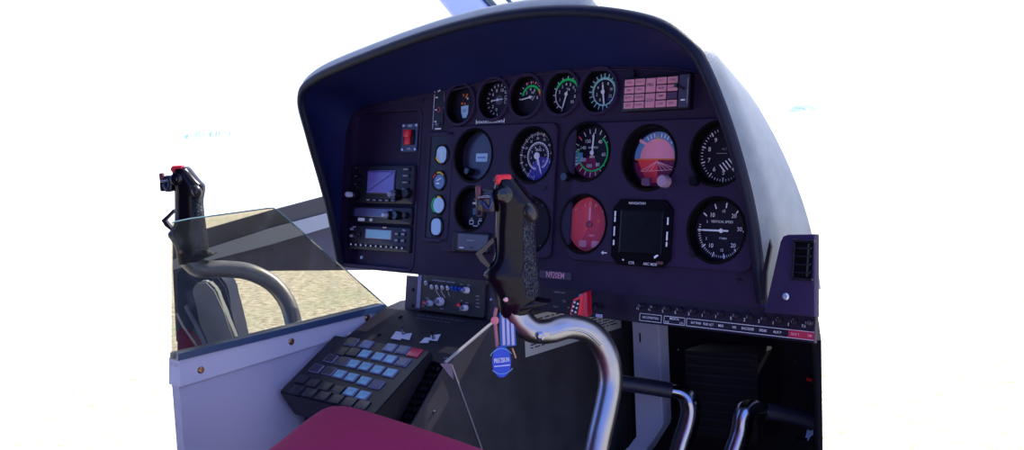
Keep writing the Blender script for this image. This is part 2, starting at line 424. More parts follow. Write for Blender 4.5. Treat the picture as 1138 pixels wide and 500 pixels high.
bm = bmesh.new(); hull(bm, [(0.340, 0.012, FZ), (0.346, 0.012, FZ), (0.098, 0.50, FZ), (0.092, 0.50, FZ)], [(0.340, 0.012, -0.13), (0.346, 0.012, -0.13), (0.098, 0.50, -0.13), (0.092, 0.50, -0.13)])
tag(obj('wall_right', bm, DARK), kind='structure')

bm = bmesh.new(); hull(bm, [(-0.17, 0.02, -0.115), (0.335, 0.02, -0.115), (0.085, 0.52, -0.115), (-0.17, 0.52, -0.115)], [(-0.17, 0.02, -0.105), (0.335, 0.02, -0.105), (0.085, 0.52, -0.105), (-0.17, 0.52, -0.105)])  # unseen deck added to keep sun out of the footwell
tag(obj('footwell_shade', bm, DARK), kind='structure')
# windscreen centre post (top of frame)
def slab(bm, px, depth, thick, mi=0):
    """polygon of pixel outline standing at a depth, given real thickness along the view's forward axis"""
    a = [at(x, y, depth) for x, y in px]; k = Vector((-0.45, 0.89, 0.0)) * thick
    hull(bm, a, [p + k for p in a], mi)
post = tag(bpy.data.objects.new('trim_1', None), kind='structure'); COL.objects.link(post)
p0, p1 = at(548, 40, 1.75), at(478, -40, 2.05)
dv = (p1 - p0).normalized(); sx_ = dv.cross(Vector((-0.6, 0.8, 0))).normalized(); sy_ = dv.cross(sx_).normalized()
def bar(bm, a, b, prof, X, Y, mi=0): loft(bm, [[a + X * x + Y * y for x, y in prof], [b + X * x + Y * y for x, y in prof]], True, mi, True, True)
bm = bmesh.new(); bar(bm, p0, p1, rrect(0.062, 0.05, 0.014, 4), sx_, sy_); obj('post_tube', bm, mat('post_lavender', (206, 206, 226), 0.45), post, smooth=True)
q = sx_ if (sx_.dot(rx) > 0) else -sx_
bm = bmesh.new(); bar(bm, p0 + q * 0.036, p1 + q * 0.036, rrect(0.010, 0.05, 0.003, 3), sx_, sy_); obj('seal', bm, mat('seal_dark_green', (30, 60, 66), 0.4), post)
bm = bmesh.new(); bar(bm, p0 + q * 0.060, p1 + q * 0.060, rrect(0.006, 0.02, 0.002, 3), sx_, sy_); obj('seal', bm, mat('seal_dark_green', (30, 60, 66), 0.4), post)

# left cabin door, below its window: sloping sill beam, lower frame
DX = -1.06
door = tag(bpy.data.objects.new('door_1', None), kind='structure'); COL.objects.link(door)
def xpoly(name, px, X, t, m, parent):
    bm = bmesh.new(); a = [onX(x, y, X) for x, y in px]; hull(bm, a, [p + Vector((-t * .4, t * .4, 0)) for p in a]); return obj(name, bm, m, parent)
xpoly('sill', [(192, 265), (300, 234), (420, 202), (420, 222), (300, 254), (192, 289)], DX, 0.05, mat('door_sill_black', (26, 30, 52), 0.35, spec=0.5), door)
xpoly('ledge', [(192, 289), (300, 254), (420, 222), (420, 236), (300, 272), (192, 300)], DX + 0.012, 0.05, mat('door_ledge_grey', (132, 140, 160), 0.4), door)
xpoly('lower_panel', [(192, 299), (300, 271), (420, 235), (420, 300), (300, 301), (265, 304), (240, 322), (215, 350), (196, 380)], DX, 0.04, mat('door_navy', (40, 40, 76), 0.5, noise=0.2, nscale=12), door)

# ------------------------------------------------------------------ glare shield
def rimpt(x, y):
    r = rdir(x, y)      # plane d = 0.39 (v + .09) + .004
    f = lambda P: P.dot(PN) - 0.39 * (P.dot(PV) + 0.09) - 0.004
    a, b = f(CAM), f(CAM + r); return CAM + r * (a / (a - b))
RIM = [(376, 292), (362, 225), (341, 150), (332, 108), (347, 84), (410, 56), (490, 28), (570, 10), (650, 6), (725, 18), (768, 44), (789, 74), (818, 150), (841, 240), (853, 336)]
BRD = [(-.545, -.092), (-.545, 0), (-.545, .10), (-.54, .155), (-.51, .186), (-.40, .199), (-.28, .210), (-.17, .221), (-.05, .224), (.08, .219), (.17, .206), (.225, .180), (.262, .11), (.276, .01), (.280, -.092)]
rim = catmull([rimpt(*p) for p in RIM], 8)
brd = catmull([pw(u, v) for u, v in BRD], 8)
nR = len(rim); cen = sum(rim, Vector()) / nR
RN = (PN - PV * 0.39).normalized()       # rim plane normal toward the pilot
hood = pthing('glare_shield', 'deep dark padded glare shield arching over the gauge panel', 'glare shield', -0.13, -0.09)
hinv = hood.matrix_basis.inverted() if False else (Matrix.Translation(hood.location) @ PM.to_4x4()).inverted()
def outn(i):
    t = (rim[min(i + 1, nR - 1)] - rim[max(i - 1, 0)]).normalized(); o = t.cross(RN)
    return o if o.dot(rim[i] - cen) > 0 else -o
ON = [outn(i) for i in range(nR)]
LR = 0.0075
def H(pts): return [hinv @ p for p in pts]
bm = bmesh.new()      # rolled lip
rings = []
for k in range(9):
    a = math.radians(-10 + 200 * k / 8)
    rings.append(H([rim[i] - ON[i] * LR + ON[i] * (LR * math.cos(a)) + RN * (LR * math.sin(a)) for i in range(nR)]))
loft(bm, rings, closed=False); obj('lip', bm, HOOD, hood, smooth=60)
bm = bmesh.new()      # inner lining
rings = []
for k in range(7):
    s = k / 6; e = s ** 0.85
    rings.append(H([(rim[i] - ON[i] * (LR * 2 - 0.0008) - RN * 0.001).lerp(brd[i], e) + ON[i] * 0.010 * math.sin(math.pi * s) for i in range(nR)]))
loft(bm, rings, closed=False); obj('lining', bm, mat('hood_lining', (25, 30, 80), 0.5, spec=0.2, noise=0.15, nscale=9, bump=0.15, bscale=300), hood, smooth=60)
bm = bmesh.new()      # outer cowl sloping away to the windscreen
rings = []
for k in range(12):
    s = k / 11; dist = 0.128 * s
    ring = []
    for i in range(nR):
        p = rim[i] - RN * 0.002; z0 = -0.10; hf = max(0.0, (p.z - z0) / 0.38)
        x = p.x - (0.02 + 0.22 * hf ** 1.5) * dist if p.x > 0 else p.x - 0.012 * s
        q = Vector((x, p.y + dist, z0 + (p.z - z0) * (1 - 1.2 * dist)))
        q += ON[i] * (0.010 if p.x > 0.1 else 0.026) * math.sin(math.pi * 0.5 * min(1, 4 * s))
        ring.append(q)
    rings.append(H(ring))
loft(bm, rings, closed=False); obj('cowl', bm, mat('cowl_vinyl', (94, 102, 114), 0.45, spec=0.9, noise=0.12, nscale=50, bump=0.3, bscale=350), hood, smooth=60)

# ------------------------------------------------------------------ instrument panel
panel = pthing('instrument_panel', 'dark purple black instrument panel plate holding the round gauges', 'instrument panel', -0.13, -0.09)
PO = Vector((-0.13, -0.09))
BIG, SML = 0.041, 0.0303
G = {  # hole centre pixel, radius
 's1': (512, 116, SML), 's2': (549, 110, SML), 's3': (585, 107, SML), 's4': (625, 103.6, SML), 's5': (666, 101, SML),
 'b1': (528, 173, BIG), 'b2': (592.5, 172.5, BIG), 'b3': (653.6, 169, BIG), 'b4': (723, 175.5, 0.0435), 'b5': (800, 171, BIG),
 'c1': (525, 232, 0.034), 'c2': (590, 250, BIG), 'b6': (650, 249, BIG), 'b7': (797.5, 256, 0.0415)}
GC = {k: (pan(x, y), r) for k, (x, y, r) in G.items()}
def hole(k, extra=0.0): c, r = GC[k]; return circ(r + extra, 40, c.x - PO.x, c.y - PO.y)
bc = Vector((-0.13, 0.06, 0))
outer2 = []
for p in catmull([Vector((u, v, 0)) for u, v in BRD], 8):
    q = p + (p - bc).normalized() * 0.005 if p.y > -0.08 else p
    outer2.append((q.x - PO.x, q.y - PO.y))
def uvrect(x0, y0, x1, y1, r, d=0):
    """rounded rectangle around the panel positions of two opposite corners, in panel plate coords"""
    a, b = pan(x0, y0, d), pan(x1, y1, d); return rrect(abs(b.x - a.x), abs(b.y - a.y), r, 5, (a.x + b.x) / 2 - PO.x, (a.y + b.y) / 2 - PO.y)
a0 = pan(466, 115); a1 = pan(461, 286)
bay_r = (a0.x + a1.x) / 2
bay = rrect(bay_r + 0.524, 0.262, 0.012, 5, (bay_r - 0.524) / 2 - PO.x, 0.046 - PO.y)
me = plate_mesh(outer2, [bay] + [hole(k) for k in G], -0.004, 0.0, 0.0006, PANEL); link('main_plate', me, panel)
me = plate_mesh(rrect(bay_r + 0.531, 0.27, 0.012, 5, (bay_r - 0.524) / 2 - PO.x, 0.046 - PO.y), [], -0.016, -0.012, 0.0004, PLATE); link('radio_bay_plate', me, panel)
bm = bmesh.new(); loft(bm, [[Vector((x, y, 0.0014)) for x, y in rrect(bay_r + 0.532, 0.270, 0.014, 5, (bay_r - 0.524) / 2 - PO.x, 0.046 - PO.y)], [Vector((x, y, 0.0014)) for x, y in bay], [Vector((x, y, -0.013)) for x, y in bay]], True)
loft(bm, [[Vector((x, y, -0.001)) for x, y in rrect(bay_r + 0.534, 0.272, 0.015, 5, (bay_r - 0.524) / 2 - PO.x, 0.046 - PO.y)], [Vector((x, y, 0.0014)) for x, y in rrect(bay_r + 0.532, 0.270, 0.014, 5, (bay_r - 0.524) / 2 - PO.x, 0.046 - PO.y)]], True)
obj('radio_bay_frame', bm, PLATE, panel)
# raised sub plates
me = plate_mesh(uvrect(499, 141, 613, 288, 0.012), [hole(k, 0.0012) for k in ('b1', 'b2', 'c1', 'c2')], 0.0, 0.0045, 0.0016, PLATE); link('engine_gauge_plate', me, panel)
me = plate_mesh([(x, y) for x, y in rrect(0.292, 0.195, 0.014, 5, 0.1205 - PO.x, 0.047 - PO.y)], [hole(k, 0.0012) for k in ('b3', 'b4', 'b5', 'b6', 'b7')], 0.0, 0.0045, 0.0016, PLATE); link('flight_gauge_plate', me, panel)
me = plate_mesh(uvrect(478, 147, 501, 270, 0.005), [uvrect(481, 152, 498.5, 265, 0.003)], 0.0, 0.0045, 0.0014, PLATE); link('side_gauge_frame', me, panel)
me = plate_mesh(uvrect(480, 150, 499.5, 267, 0.003), [], 0.0, 0.0028, 0.0004, BLACK); link('side_gauge_plate', me, panel)
# scalloped raised rings round the small gauges
for k in ('s1', 's2', 's3', 's4', 's5'):
    c, r = GC[k]; bm = bmesh.new(); lathe(bm, [(r + 0.0052, 0), (r + 0.0042, 0.004), (r + 0.0004, 0.004), (r + 0.0002, -0.003)], 40, caps=False)
    obj('gauge_surround', bm, PLATE, panel, (c.x - PO.x, c.y - PO.y, 0), smooth=30)
# top seam strip
bm = bmesh.new(); pts = catmull([Vector((u - PO.x, v - PO.y - 0.004, 0.001)) for u, v in BRD[4:13]], 5); tube(bm, pts, 0.0016, 8); obj('edge_bead', bm, PLATE, panel, smooth=60)
for (x, y) in ((402.5, 286), (470, 112), (608, 209), (822, 312), (750, 231)):
    c = pan(x, y); screw(panel, c.x - PO.x, c.y - PO.y, 0.0005 if x != 608 else 0.0045, 0.0036 if x < 410 else 0.003, STEEL if x < 410 else BLACK)
# registration plate and printed legend bars
c = pan(617, 306, 0.001)
np_ = button(panel, c.x - PO.x, c.y - PO.y, 0.0, 0.060, 0.0125, 0.0012, mat('registration_plate', (40, 24, 56), 0.4), 'registration_plate')
mk = Marks(0.0014); mk.text('N920EM', 0, 0, 0.0125, PINK, sx=0.78); mk.build('registration_letters', np_)
c = pan(545, 135, 0.0)
mk = Marks(0.0006)
for i in range(13): mk.rect(-0.028 + 0.0047 * i, 0.0006 * (i % 2), 0.0035, 0.0016, WHITE)
mk.rect(0, -0.0018, 0.058, 0.0008, WHITE); mk.rect(-0.0295, 0, 0.0012, 0.007, WHITE); mk.rect(0.0295, 0, 0.0012, 0.007, WHITE)
mk.build('legend_bar', panel, (c.x - PO.x, c.y - PO.y, 0.0002))
# narrow test strip at the left of the small gauges
c = pan(488, 122)
st = button(panel, c.x - PO.x, c.y - PO.y, 0.0, 0.026, 0.066, 0.001, BLACK, 'test_switch_strip', r=0.002)
mk = Marks(0.0012); mk.line(-0.0115, -0.031, -0.0115, 0.031, 0.0009, WHITE); mk.line(0.0115, 0.002, 0.0115, 0.031, 0.0007, GREYM)
for i, yy in enumerate((0.020, 0.0, -0.019)): mk.rect(-0.006, yy, 0.005, 0.002, WHITE)
for xx, yy in ((-0.004, 0.027), (0.000, 0.031), (0.005, 0.028), (-0.003, 0.030)): mk.rect(xx, yy, 0.003, 0.0022, WHITE)
mk.rect(0.001, -0.031, 0.014, 0.0024, WHITE); mk.arc(0, 360, 0.0032, 0.004, RED); mk.build('legend', st)
knob(st, 0.001, -0.024, 0.001, 0.003, 0.005, mat('grey_knob', (96, 92, 120), 0.4), 'knob', False)
c = pan(704, 83)
knob(panel, c.x - PO.x, c.y - PO.y, 0.0, 0.006, 0.006, BLACK, 'dimmer_knob', True)

# ------------------------------------------------------------------ gauges
def gauge(key, name, label, marks, needle=None, rec=0.0115, face=FACE, cat='gauge', lip=True):
    c, r = GC[key]
    t = pthing(name, label, cat, c.x, c.y)
    top = 0.0 if key.startswith('s') else 0.0046
    bm = bmesh.new()     # cup behind the hole
    lathe(bm, [(r + 0.0022, top + 0.0002), (r - 0.0006, top + 0.0006), (r - 0.0014, top + 0.0008), (r - 0.0022, top - 0.001), (r - 0.0022, -rec - 0.003), (0.001, -rec - 0.003)], 44, caps=False)
    obj('case', bm, CASE, t, smooth=30)
    bm = bmesh.new(); lathe(bm, [(r - 0.0024, -rec - 0.002), (r - 0.0024, -rec), (0.0006, -rec)], 44, caps=True)
    obj('dial_face', bm, face, t)
    mk = Marks(-rec + 0.0005); mk.R = r - 0.0035
    marks(mk, r - 0.0035); mk.build('dial_markings', t)
    if needle:
        for (ang, L, w, tail, m) in needle:
            bm = bmesh.new(); a = math.radians(ang)
            prism(bm, [(-w / 2, -tail), (w / 2, -tail), (w / 2, L * 0.82), (0, L), (-w / 2, L * 0.82)], 0, 0.0006)
            lathe(bm, [(w * 1.3, 0.0002), (w * 1.3, 0.0016), (w * 0.6, 0.002)], 16)
            obj('needle', bm, m, t, (0, 0, -rec + 0.0022), (0, 0, -a))
    return t
def num(mk, s, a, r, size, m=WHITE): a = math.radians(a); mk.text(s, r * math.sin(a), r * math.cos(a), size, m)

def m_s1(mk, R):
    k = -0.42 * R
    mk.poly([(k + 0.05 * R, -0.05 * R), (k + 0.66 * R, -0.0 * R), (k + 0.66 * R, -0.5 * R), (k + 0.52 * R, -0.74 * R), (k + 0.25 * R, -0.76 * R), (k + 0.1 * R, -0.45 * R)], SKYB)
    mk.text('80', k + 0.36 * R, -0.32 * R, 0.3 * R, BLUE, dz=0.0003)
    for x, y in ((.2, .62), (.42, .5), (.5, .62), (.12, .12), (.35, .1)): mk.rect(k + x * R, y * R, .12 * R, .13 * R, ORA)
    mk.rect(k + .56 * R, .4 * R, .1 * R, .12 * R, WHITE); mk.rect(k + .22 * R, .32 * R, .06 * R, .1 * R, MAROON)
gauge('s1', 'fuel_gauge', 'small dark gauge with pale blue shield below red digits, leftmost of top row', m_s1)
def m_s2(mk, R):
    mk.ticks(-175, 30, 12, .78 * R, .92 * R, .05 * R, WHITE)
    for s, a in (('0', -165), ('2', -130), ('4', -95), ('6', -55), ('8', -20), ('10', 20)): num(mk, s, a, .58 * R, .26 * R, WHITE)
    mk.text('%LB', .62 * R, .42 * R, .26 * R, WHITE); mk.frame(.62 * R, 0, .34 * R, .42 * R, .06 * R, GREYM); mk.text('N', .62 * R, 0, .28 * R, WHITE)
    mk.disc(0, 0, .28 * R, mat('dial_slate', (66, 62, 88), 0.5), dz=-0.0003)
gauge('s2', 'torque_gauge', 'small grey-marked gauge with boxed letter at right, second in top row', m_s2, [(85, .018 * 0.6, .0016, .012, WHITE)])
def m_s3(mk, R):
    mk.arc(-80, 52, .58 * R, .70 * R, GREEN); mk.arc(52, 72, .60 * R, .74 * R, YEL); mk.arc(72, 84, .60 * R, .74 * R, ORA)
    mk.ticks(-95, 110, 10, .78 * R, .9 * R, .05 * R, WHITE)
    for a in (-20, 5, 30): mk.tick(a, .78 * R, .92 * R, .06 * R, RED)
    for s, a in (('4', -10), ('6', 30), ('2', -52), ('8', 95)): num(mk, s, a, .45 * R, .24 * R)
    mk.text('PSI', .1 * R, .25 * R, .18 * R, WHITE); mk.poly([(.0, -.12 * R), (.12 * R, -.2 * R), (.3 * R, .05 * R), (.22 * R, .08 * R)], GREYM)
gauge('s3', 'oil_gauge', 'small gauge with green arc and needle pointing left, third in top row', m_s3, [(-100, .020, .0018, .004, WHITE)])
def m_s4(mk, R):
    mk.arc(-62, 92, .74 * R, .88 * R, GREEN); mk.arc(-160, -62, .78 * R, .84 * R, WHITE); mk.ticks(-160, 92, 12, .86 * R, .98 * R, .05 * R, WHITE)
    for s, a in (('1', -120), ('2', -75), ('3', -40), ('4', -10), ('5', 20), ('6', 50), ('7', 75), ('8', 105), ('10', 140)): num(mk, s, a, .56 * R, .24 * R)
    mk.text('T4', .05 * R, .25 * R, .22 * R, WHITE); mk.poly([(.55 * R, -.5 * R), (.75 * R, -.4 * R), (.72 * R, -.62 * R)], RED); mk.tick(128, .78 * R, .95 * R, .07 * R, RED)
gauge('s4', 'temperature_gauge', 'small gauge with bold green arc and needle pointing down, fourth in top row', m_s4, [(196, .022, .002, .004, WHITE)])
def m_s5(mk, R):
    mk.arc(0, 360, .66 * R, .74 * R, CYAN); mk.arc(-100, 110, .74 * R, .8 * R, mat('mark_aqua', (110, 180, 175), 0.6)); mk.ticks(0, 345, 20, .66 * R, .98 * R, .06 * R, CYAN)
    for i, s in enumerate(('0', '2', '4', '6', '8', '10', '12')): num(mk, s, -150 + i * 45, .48 * R, .22 * R)
    mk.text('%', .35 * R, -.4 * R, .3 * R, VIOLET)
gauge('s5', 'rotor_speed_gauge', 'small gauge with pale aqua ring of ticks, left of the pink warning lamps', m_s5, [(172, .020, .0024, .010, WHITE)])

def m_b1(mk, R):
    mk.rect(.10 * R, -.05 * R, .66 * R, .34 * R, SKYB); mk.rect(.10 * R, -.05 * R, .45 * R, .07 * R, mat('mark_steel_blue', (100, 140, 190), 0.6), dz=0.0003)
g = gauge('b1', 'standby_gauge', 'blank dark round instrument with pale blue rectangular label and small knob', m_b1, face=mat('dial_slate2', (50, 44, 72), 0.25, spec=0.4))
knob(g, -0.015, -0.024, -0.0115, 0.0055, 0.014, BLACKG, 'adjust_knob', False)
def m_b2(mk, R):
    mk.arc(100, 215, 0, .99 * R, VIOLET, dz=-0.0003)  # violet sector is a glass reflection painted on the dial
    mk.ticks(-170, 120, 59, .84 * R, .93 * R, .022 * R, WHITE); mk.ticks(-170, 120, 15, .80 * R, .96 * R, .035 * R, WHITE)
    mk.arc(30, 52, .86 * R, .96 * R, YEL, dz=0.0003); mk.arc(24, 30, .86 * R, .96 * R, RED, dz=0.0003)
    mk.ticks(-170, 150, 33, .46 * R, .54 * R, .03 * R, WHITE); mk.arc(-170, 150, .52 * R, .56 * R, WHITE)
    for i, s in enumerate(('5', '10', '15', '20', '25', '30', '35', '40', '45', '50')): num(mk, s, -150 + i * 29, .70 * R, .13 * R)
    for i, s in enumerate(('1', '2', '3', '4', '5', '6', '7', '8')): num(mk, s, -140 + i * 38, .36 * R, .13 * R)
    mk.text('ENG', .02 * R, .24 * R, .15 * R, WHITE)
gauge('b2', 'dual_tachometer', 'round dial with inner and outer rings of white ticks, above the control grip', m_b2, [(160, .030, .0022, .004, WHITE), (163, .016, .004, .003, WHITE)])
def m_b3(mk, R):
    mk.arc(152, 238, 0, .98 * R, MAROON, dz=-0.0003); mk.arc(238, 272, .5 * R, .98 * R, BLUE, dz=-0.0003)  # maroon and blue sectors are painted reflections in the glass
    mk.arc(38, 285, .66 * R, .72 * R, GREEN)
    mk.ticks(-80, 330 - 360 + 340, 1, .7 * R, .8 * R, .03 * R, WHITE)
    for i in range(20): mk.tick(-85 + i * 18, .74 * R, .92 * R, .035 * R, WHITE)
    mk.tick(-48, .76 * R, .98 * R, .05 * R, RED)
    for i in range(3): mk.rect(-.82 * R, (-.18 - .12 * i) * R, .24 * R, .04 * R, WHITE, 0.1)
    for s, a in (('40', 38), ('60', 98), ('80', 150), ('100', 197), ('120', 240), ('140', 292), ('150', 328)): num(mk, s, a, .52 * R, .19 * R)
    mk.text('AIRSPEED', 0, .2 * R, .11 * R, WHITE); mk.text('MPH', -.02 * R, -.16 * R, .12 * R, WHITE); mk.text('0', -.04 * R, .62 * R, .16 * R, WHITE)
g = gauge('b3', 'airspeed_indicator', 'round airspeed dial with green arc and numbers 40 to 150, needle upright', m_b3, [(3, .029, .0024, .004, WHITE)])
knob(g, -0.031, -0.036, 0.004, 0.0065, 0.010, BLACKG, 'adjust_knob', True)
def m_b4(mk, R):
    mk.poly([(x, y) for x, y in circ(.93 * R, 48) if y >= -0.06 * R] , BLUE)
    mk.poly([(x, y) for x, y in circ(.93 * R, 48) if y <= 0.0] + [], MAROON)
    mk.poly([(x, y) for x, y in circ(.70 * R, 40) if y >= -0.02 * R], ROSE, dz=0.0003)  # rose and red areas paint a red reflection onto the dial
    mk.poly([(-.80 * R, -.02 * R), (.05 * R, -.02 * R), (.05 * R, -.8 * R), (-.35 * R, -.82 * R)], RED, dz=0.0003)
    mk.rect(0, -.01 * R, 1.75 * R, .05 * R, ORA, dz=0.0006)
    for a in (-30, -20, -10, 10, 20, 30, 45, -45): mk.tick(a, .74 * R, .88 * R, .04 * R, WHITE, dz=0.0003)
    mk.poly([(-.05 * R, .62 * R), (.05 * R, .62 * R), (0, .84 * R)], YEL, dz=0.0006)
    mk.rect(-.60 * R, .58 * R, .32 * R, .11 * R, PINK, -0.45, dz=0.0006)
    for k in range(4): mk.line(0.0, -.08 * R, (.25 + .18 * k) * R, -.42 * R + .03 * k * R, .02 * R, PINK, dz=0.0006); 
    for k in range(3): mk.line(0.0, -.08 * R, -(.25 + .2 * k) * R, -.42 * R, .02 * R, PINK, dz=0.0006)
    mk.line(-.6 * R, -.42 * R, .8 * R, -.36 * R, .02 * R, PINK, dz=0.0006)
    mk.text('UP', .05 * R, .3 * R, .12 * R, PINK, dz=0.0006); mk.rect(.05 * R, .16 * R, .3 * R, .03 * R, PINK, dz=0.0006)
g = gauge('b4', 'attitude_indicator', 'attitude indicator with blue sky half, rose and red reflections painted on centre and ground half', m_b4, rec=0.016)
cq = pan(736, 201, 0.014) - GC['b4'][0]
knob(g, cq.x, cq.y, 0.004, 0.0085, 0.012, mat('knob_mauve_grey', (165, 130, 160), 0.4), 'cage_knob', True)
cq = pan(718, 202, 0.006) - GC['b4'][0]
button(g, cq.x, cq.y, 0.003, 0.013, 0.011, 0.005, mat('flag_mauve', (84, 46, 84), 0.5), 'flag_window')
def m_b5(mk, R):
    mk.ticks(-20, -340, 45, .84 * R, .92 * R, .026 * R, WHITE); mk.ticks(0, 324, 10, .78 * R, .94 * R, .04 * R, WHITE)
    for i in range(10): num(mk, str(i), i * 36, .62 * R, .22 * R)
    for k in range(5): mk.line((-.16 + .11 * k) * R, (-.34 + .07 * k) * R, (.06 + .11 * k) * R, (-.58 + .07 * k) * R, .045 * R, WHITE)
    mk.text('ALT', 0, .2 * R, .12 * R, GREYM); mk.rect(-.1 * R, 0.05 * R, .4 * R, .02 * R, GREYM)
g = gauge('b5', 'altimeter', 'altimeter dial with hatched window, top right and cut by the glare shield edge', m_b5)
knob(g, -0.030, -0.036, 0.004, 0.0065, 0.010, BLACKG, 'adjust_knob', True)
def m_b6(mk, R):
    mk.poly([(.08 * R, .98 * R)] + [(.985 * R * math.sin(math.radians(a)), .985 * R * math.cos(math.radians(a))) for a in range(40, 215, 8)] + [(-.1 * R, -.2 * R)], REDREFLECTD, dz=-0.0003)  # darker part of the painted red reflection
    mk.rect(.0, .40 * R, .09 * R, .5 * R, PINK, dz=0.0003); mk.text('0', 0, .78 * R, .24 * R, PINK); mk.text('4', -.26 * R, .72 * R, .18 * R, PINK); mk.text('A', .26 * R, .72 * R, .18 * R, PINK)
    mk.rect(-.7 * R, .55 * R, .12 * R, .05 * R, PINK, .7); mk.rect(.62 * R, .5 * R, .12 * R, .05 * R, PINK, -.7); mk.disc(.42 * R, .14 * R, .06 * R, ORA)
    mk.text('1 MIN', .1 * R, -.42 * R, .13 * R, PINK)
    mk.poly(rrect(.36 * R, .26 * R, .06 * R, 3, -.28 * R, -.74 * R), ROSE); mk.poly(rrect(.36 * R, .26 * R, .06 * R, 3, .32 * R, -.74 * R), ROSE)
g = gauge('b6', 'course_indicator', 'round instrument with red reflection painted over its face, left of the square dark display', m_b6, face=REDREFLECT, rec=0.011)
bm = bmesh.new(); lathe(bm, [(.0048, 0), (.0048, .002), (.003, .003), (.0028, .0015)], 18); obj('hub', bm, mat('hub_mauve', (150, 70, 105), 0.4), g, (0, 0, -0.0105), smooth=30)
def m_b7(mk, R):
    mk.ticks(-78, -78 - 204, 41, .84 * R, .92 * R, .022 * R, WHITE); mk.ticks(-90, -315 + 45 + 135, 1, .8 * R, .9 * R, .03 * R, WHITE)
    for a in (-90, -52, -20, 8, 40, 90, 140, 172, 200, 232): mk.tick(a, .78 * R, .95 * R, .045 * R, WHITE)
    for s, a, z in (('10', -38, .2), ('15', 2, .14), ('20', 40, .2), ('30', 84, .2), ('20', 137, .2), ('15', 178, .14), ('10', 218, .2), ('5', -64, .12), ('5', 244, .12)): num(mk, s, a, .66 * R, z * R)
    mk.text('VERTICAL SPEED', -.02 * R, .30 * R, .115 * R, WHITE); mk.text('FT/MIN', .05 * R, -.26 * R, .09 * R, WHITE)
g = gauge('b7', 'vertical_speed_indicator', 'vertical speed dial with white needle pointing left, lower right of the panel', m_b7, [(-90, .032, .0022, .010, WHITE)])
cq = pan(772, 282) - GC['b7'][0]
knob(g, cq.x, cq.y, 0.004, 0.0048, 0.005, BLACK, 'adjust_knob', False)
def m_c1(mk, R):
    mk.rect(0, .30 * R, .62 * R, .10 * R, WHITE); mk.text('SELECT', 0, .5 * R, .14 * R, GREYM)
    mk.rect(-.15 * R, -.12 * R, .22 * R, .34 * R, mat('mark_teal', (50, 100, 130), 0.5)); mk.frame(.2 * R, -.15 * R, .34 * R, .38 * R, .06 * R, mat('mark_brown', (130, 72, 74), 0.5))
    for x in (-.32, .3):
        mk.text('CH', x * R, -.50 * R, .13 * R, WHITE); mk.frame(x * R, -.68 * R, .26 * R, .18 * R, .05 * R, WHITE)
    mk.rect(0, -.9 * R + .04 * R, .36 * R, .05 * R, WHITE)
gauge('c1', 'selector_gauge', 'dark round selector with two small white boxes, left of the control grip head', m_c1, rec=0.010)
gauge('c2', 'tachometer', 'dark round instrument mostly hidden behind the central control grip', lambda mk, R: mk.ticks(0, 340, 18, .82 * R, .95 * R, .03 * R, GREYM))

c = pan(525, 269.5, 0.0045); ck = pthing('clock_display', 'small grey rectangular display low on the engine plate, left of the grip', 'display', c.x, c.y, 0.0045)
wq = pan(546, 269).x - pan(504, 269).x; hq = pan(525, 258.5).y - pan(525, 281).y
button(ck, 0, 0, 0, wq, hq, 0.004, BLACK, 'bezel', r=0.004); button(ck, wq * .05, 0, 0.0038, wq * .80, hq * .84, 0.0012, mat('display_smoke', (92, 90, 108), 0.2, spec=0.5), 'screen', r=0.002)
mk = Marks(0.0053); mk.rect(0, hq * .1, wq * .2, 0.0014, GREYM); mk.rect(-wq * .22, -hq * .28, wq * .12, 0.0016, WHITE); mk.rect(wq * .05, -hq * .25, wq * .10, 0.002, BLACK); mk.build('display_marks', ck)
# small edge gauges in the narrow strip; blue faces are painted sky reflection
mini = [(492, 172, 'mini_gauge', 'little oval gauge with painted pale blue sky reflection at the top of the narrow strip', 0), (489, 201, 'mini_gauge', 'little oval gauge with yellow and red arc, second in narrow strip', 1),
        (488, 228, 'mini_gauge', 'little oval gauge with green arc, third in narrow strip', 2), (486, 252, 'mini_gauge', 'little plain gauge with painted pale blue sky reflection at the bottom of the narrow strip', 3)]
for (x, y, nm, lb, k) in mini:
    c = pan(x, y, 0.003); t = pthing(nm, lb, 'gauge', c.x, c.y, 0.003, group='little gauges in the narrow strip')
    bm = bmesh.new(); lathe(bm, [(0.0165, 0), (0.0165, 0.003), (0.0155, 0.0038), (0.0148, 0.0026), (0.001, 0.0024)], 32, caps=False); obj('bezel', bm, BLACK, t, smooth=30)
    mk = Marks(0.0030); R = 0.0145
    if k in (0, 3): mk.poly(rrect(1.5 * R, 1.8 * R, .6 * R, 5), SKYB)
    elif k == 2: mk.disc(.1 * R, 0, .86 * R, SKYB)
    else: mk.poly([(x_ * .8 * R + .1 * R, y_ * .8 * R - .1 * R) for x_, y_ in circ(1, 24)], mat('dial_sky_reflection', (84, 120, 170), 0.4))
    if k == 0: mk.arc(190, 250, .74 * R, .92 * R, YEL, dz=0.0004); mk.line(-.1 * R, .5 * R, .1 * R, -.5 * R, .12 * R, WHITE, dz=0.0004)
    if k == 1: mk.arc(-20, 50, .82 * R, 1.0 * R, YEL, dz=0.0004); mk.arc(-70, -35, .82 * R, 1.0 * R, RED, dz=0.0004); mk.line(-.3 * R, 0, .4 * R, .3 * R, .14 * R, WHITE, dz=0.0004); mk.rect(-.1 * R, -.3 * R, .5 * R, .16 * R, WHITE, dz=0.0004)
    if k == 2: mk.arc(-150, -30, .84 * R, 1.0 * R, GREEN, dz=0.0004); mk.arc(-10, 30, .84 * R, 1.0 * R, YEL, dz=0.0004); mk.line(0, -.5 * R, .3 * R, .4 * R, .1 * R, WHITE, dz=0.0004)
    if k == 3: mk.rect(0, .1 * R, .3 * R, .08 * R, WHITE, .6, dz=0.0004)
    mk.build('dial_markings', t)

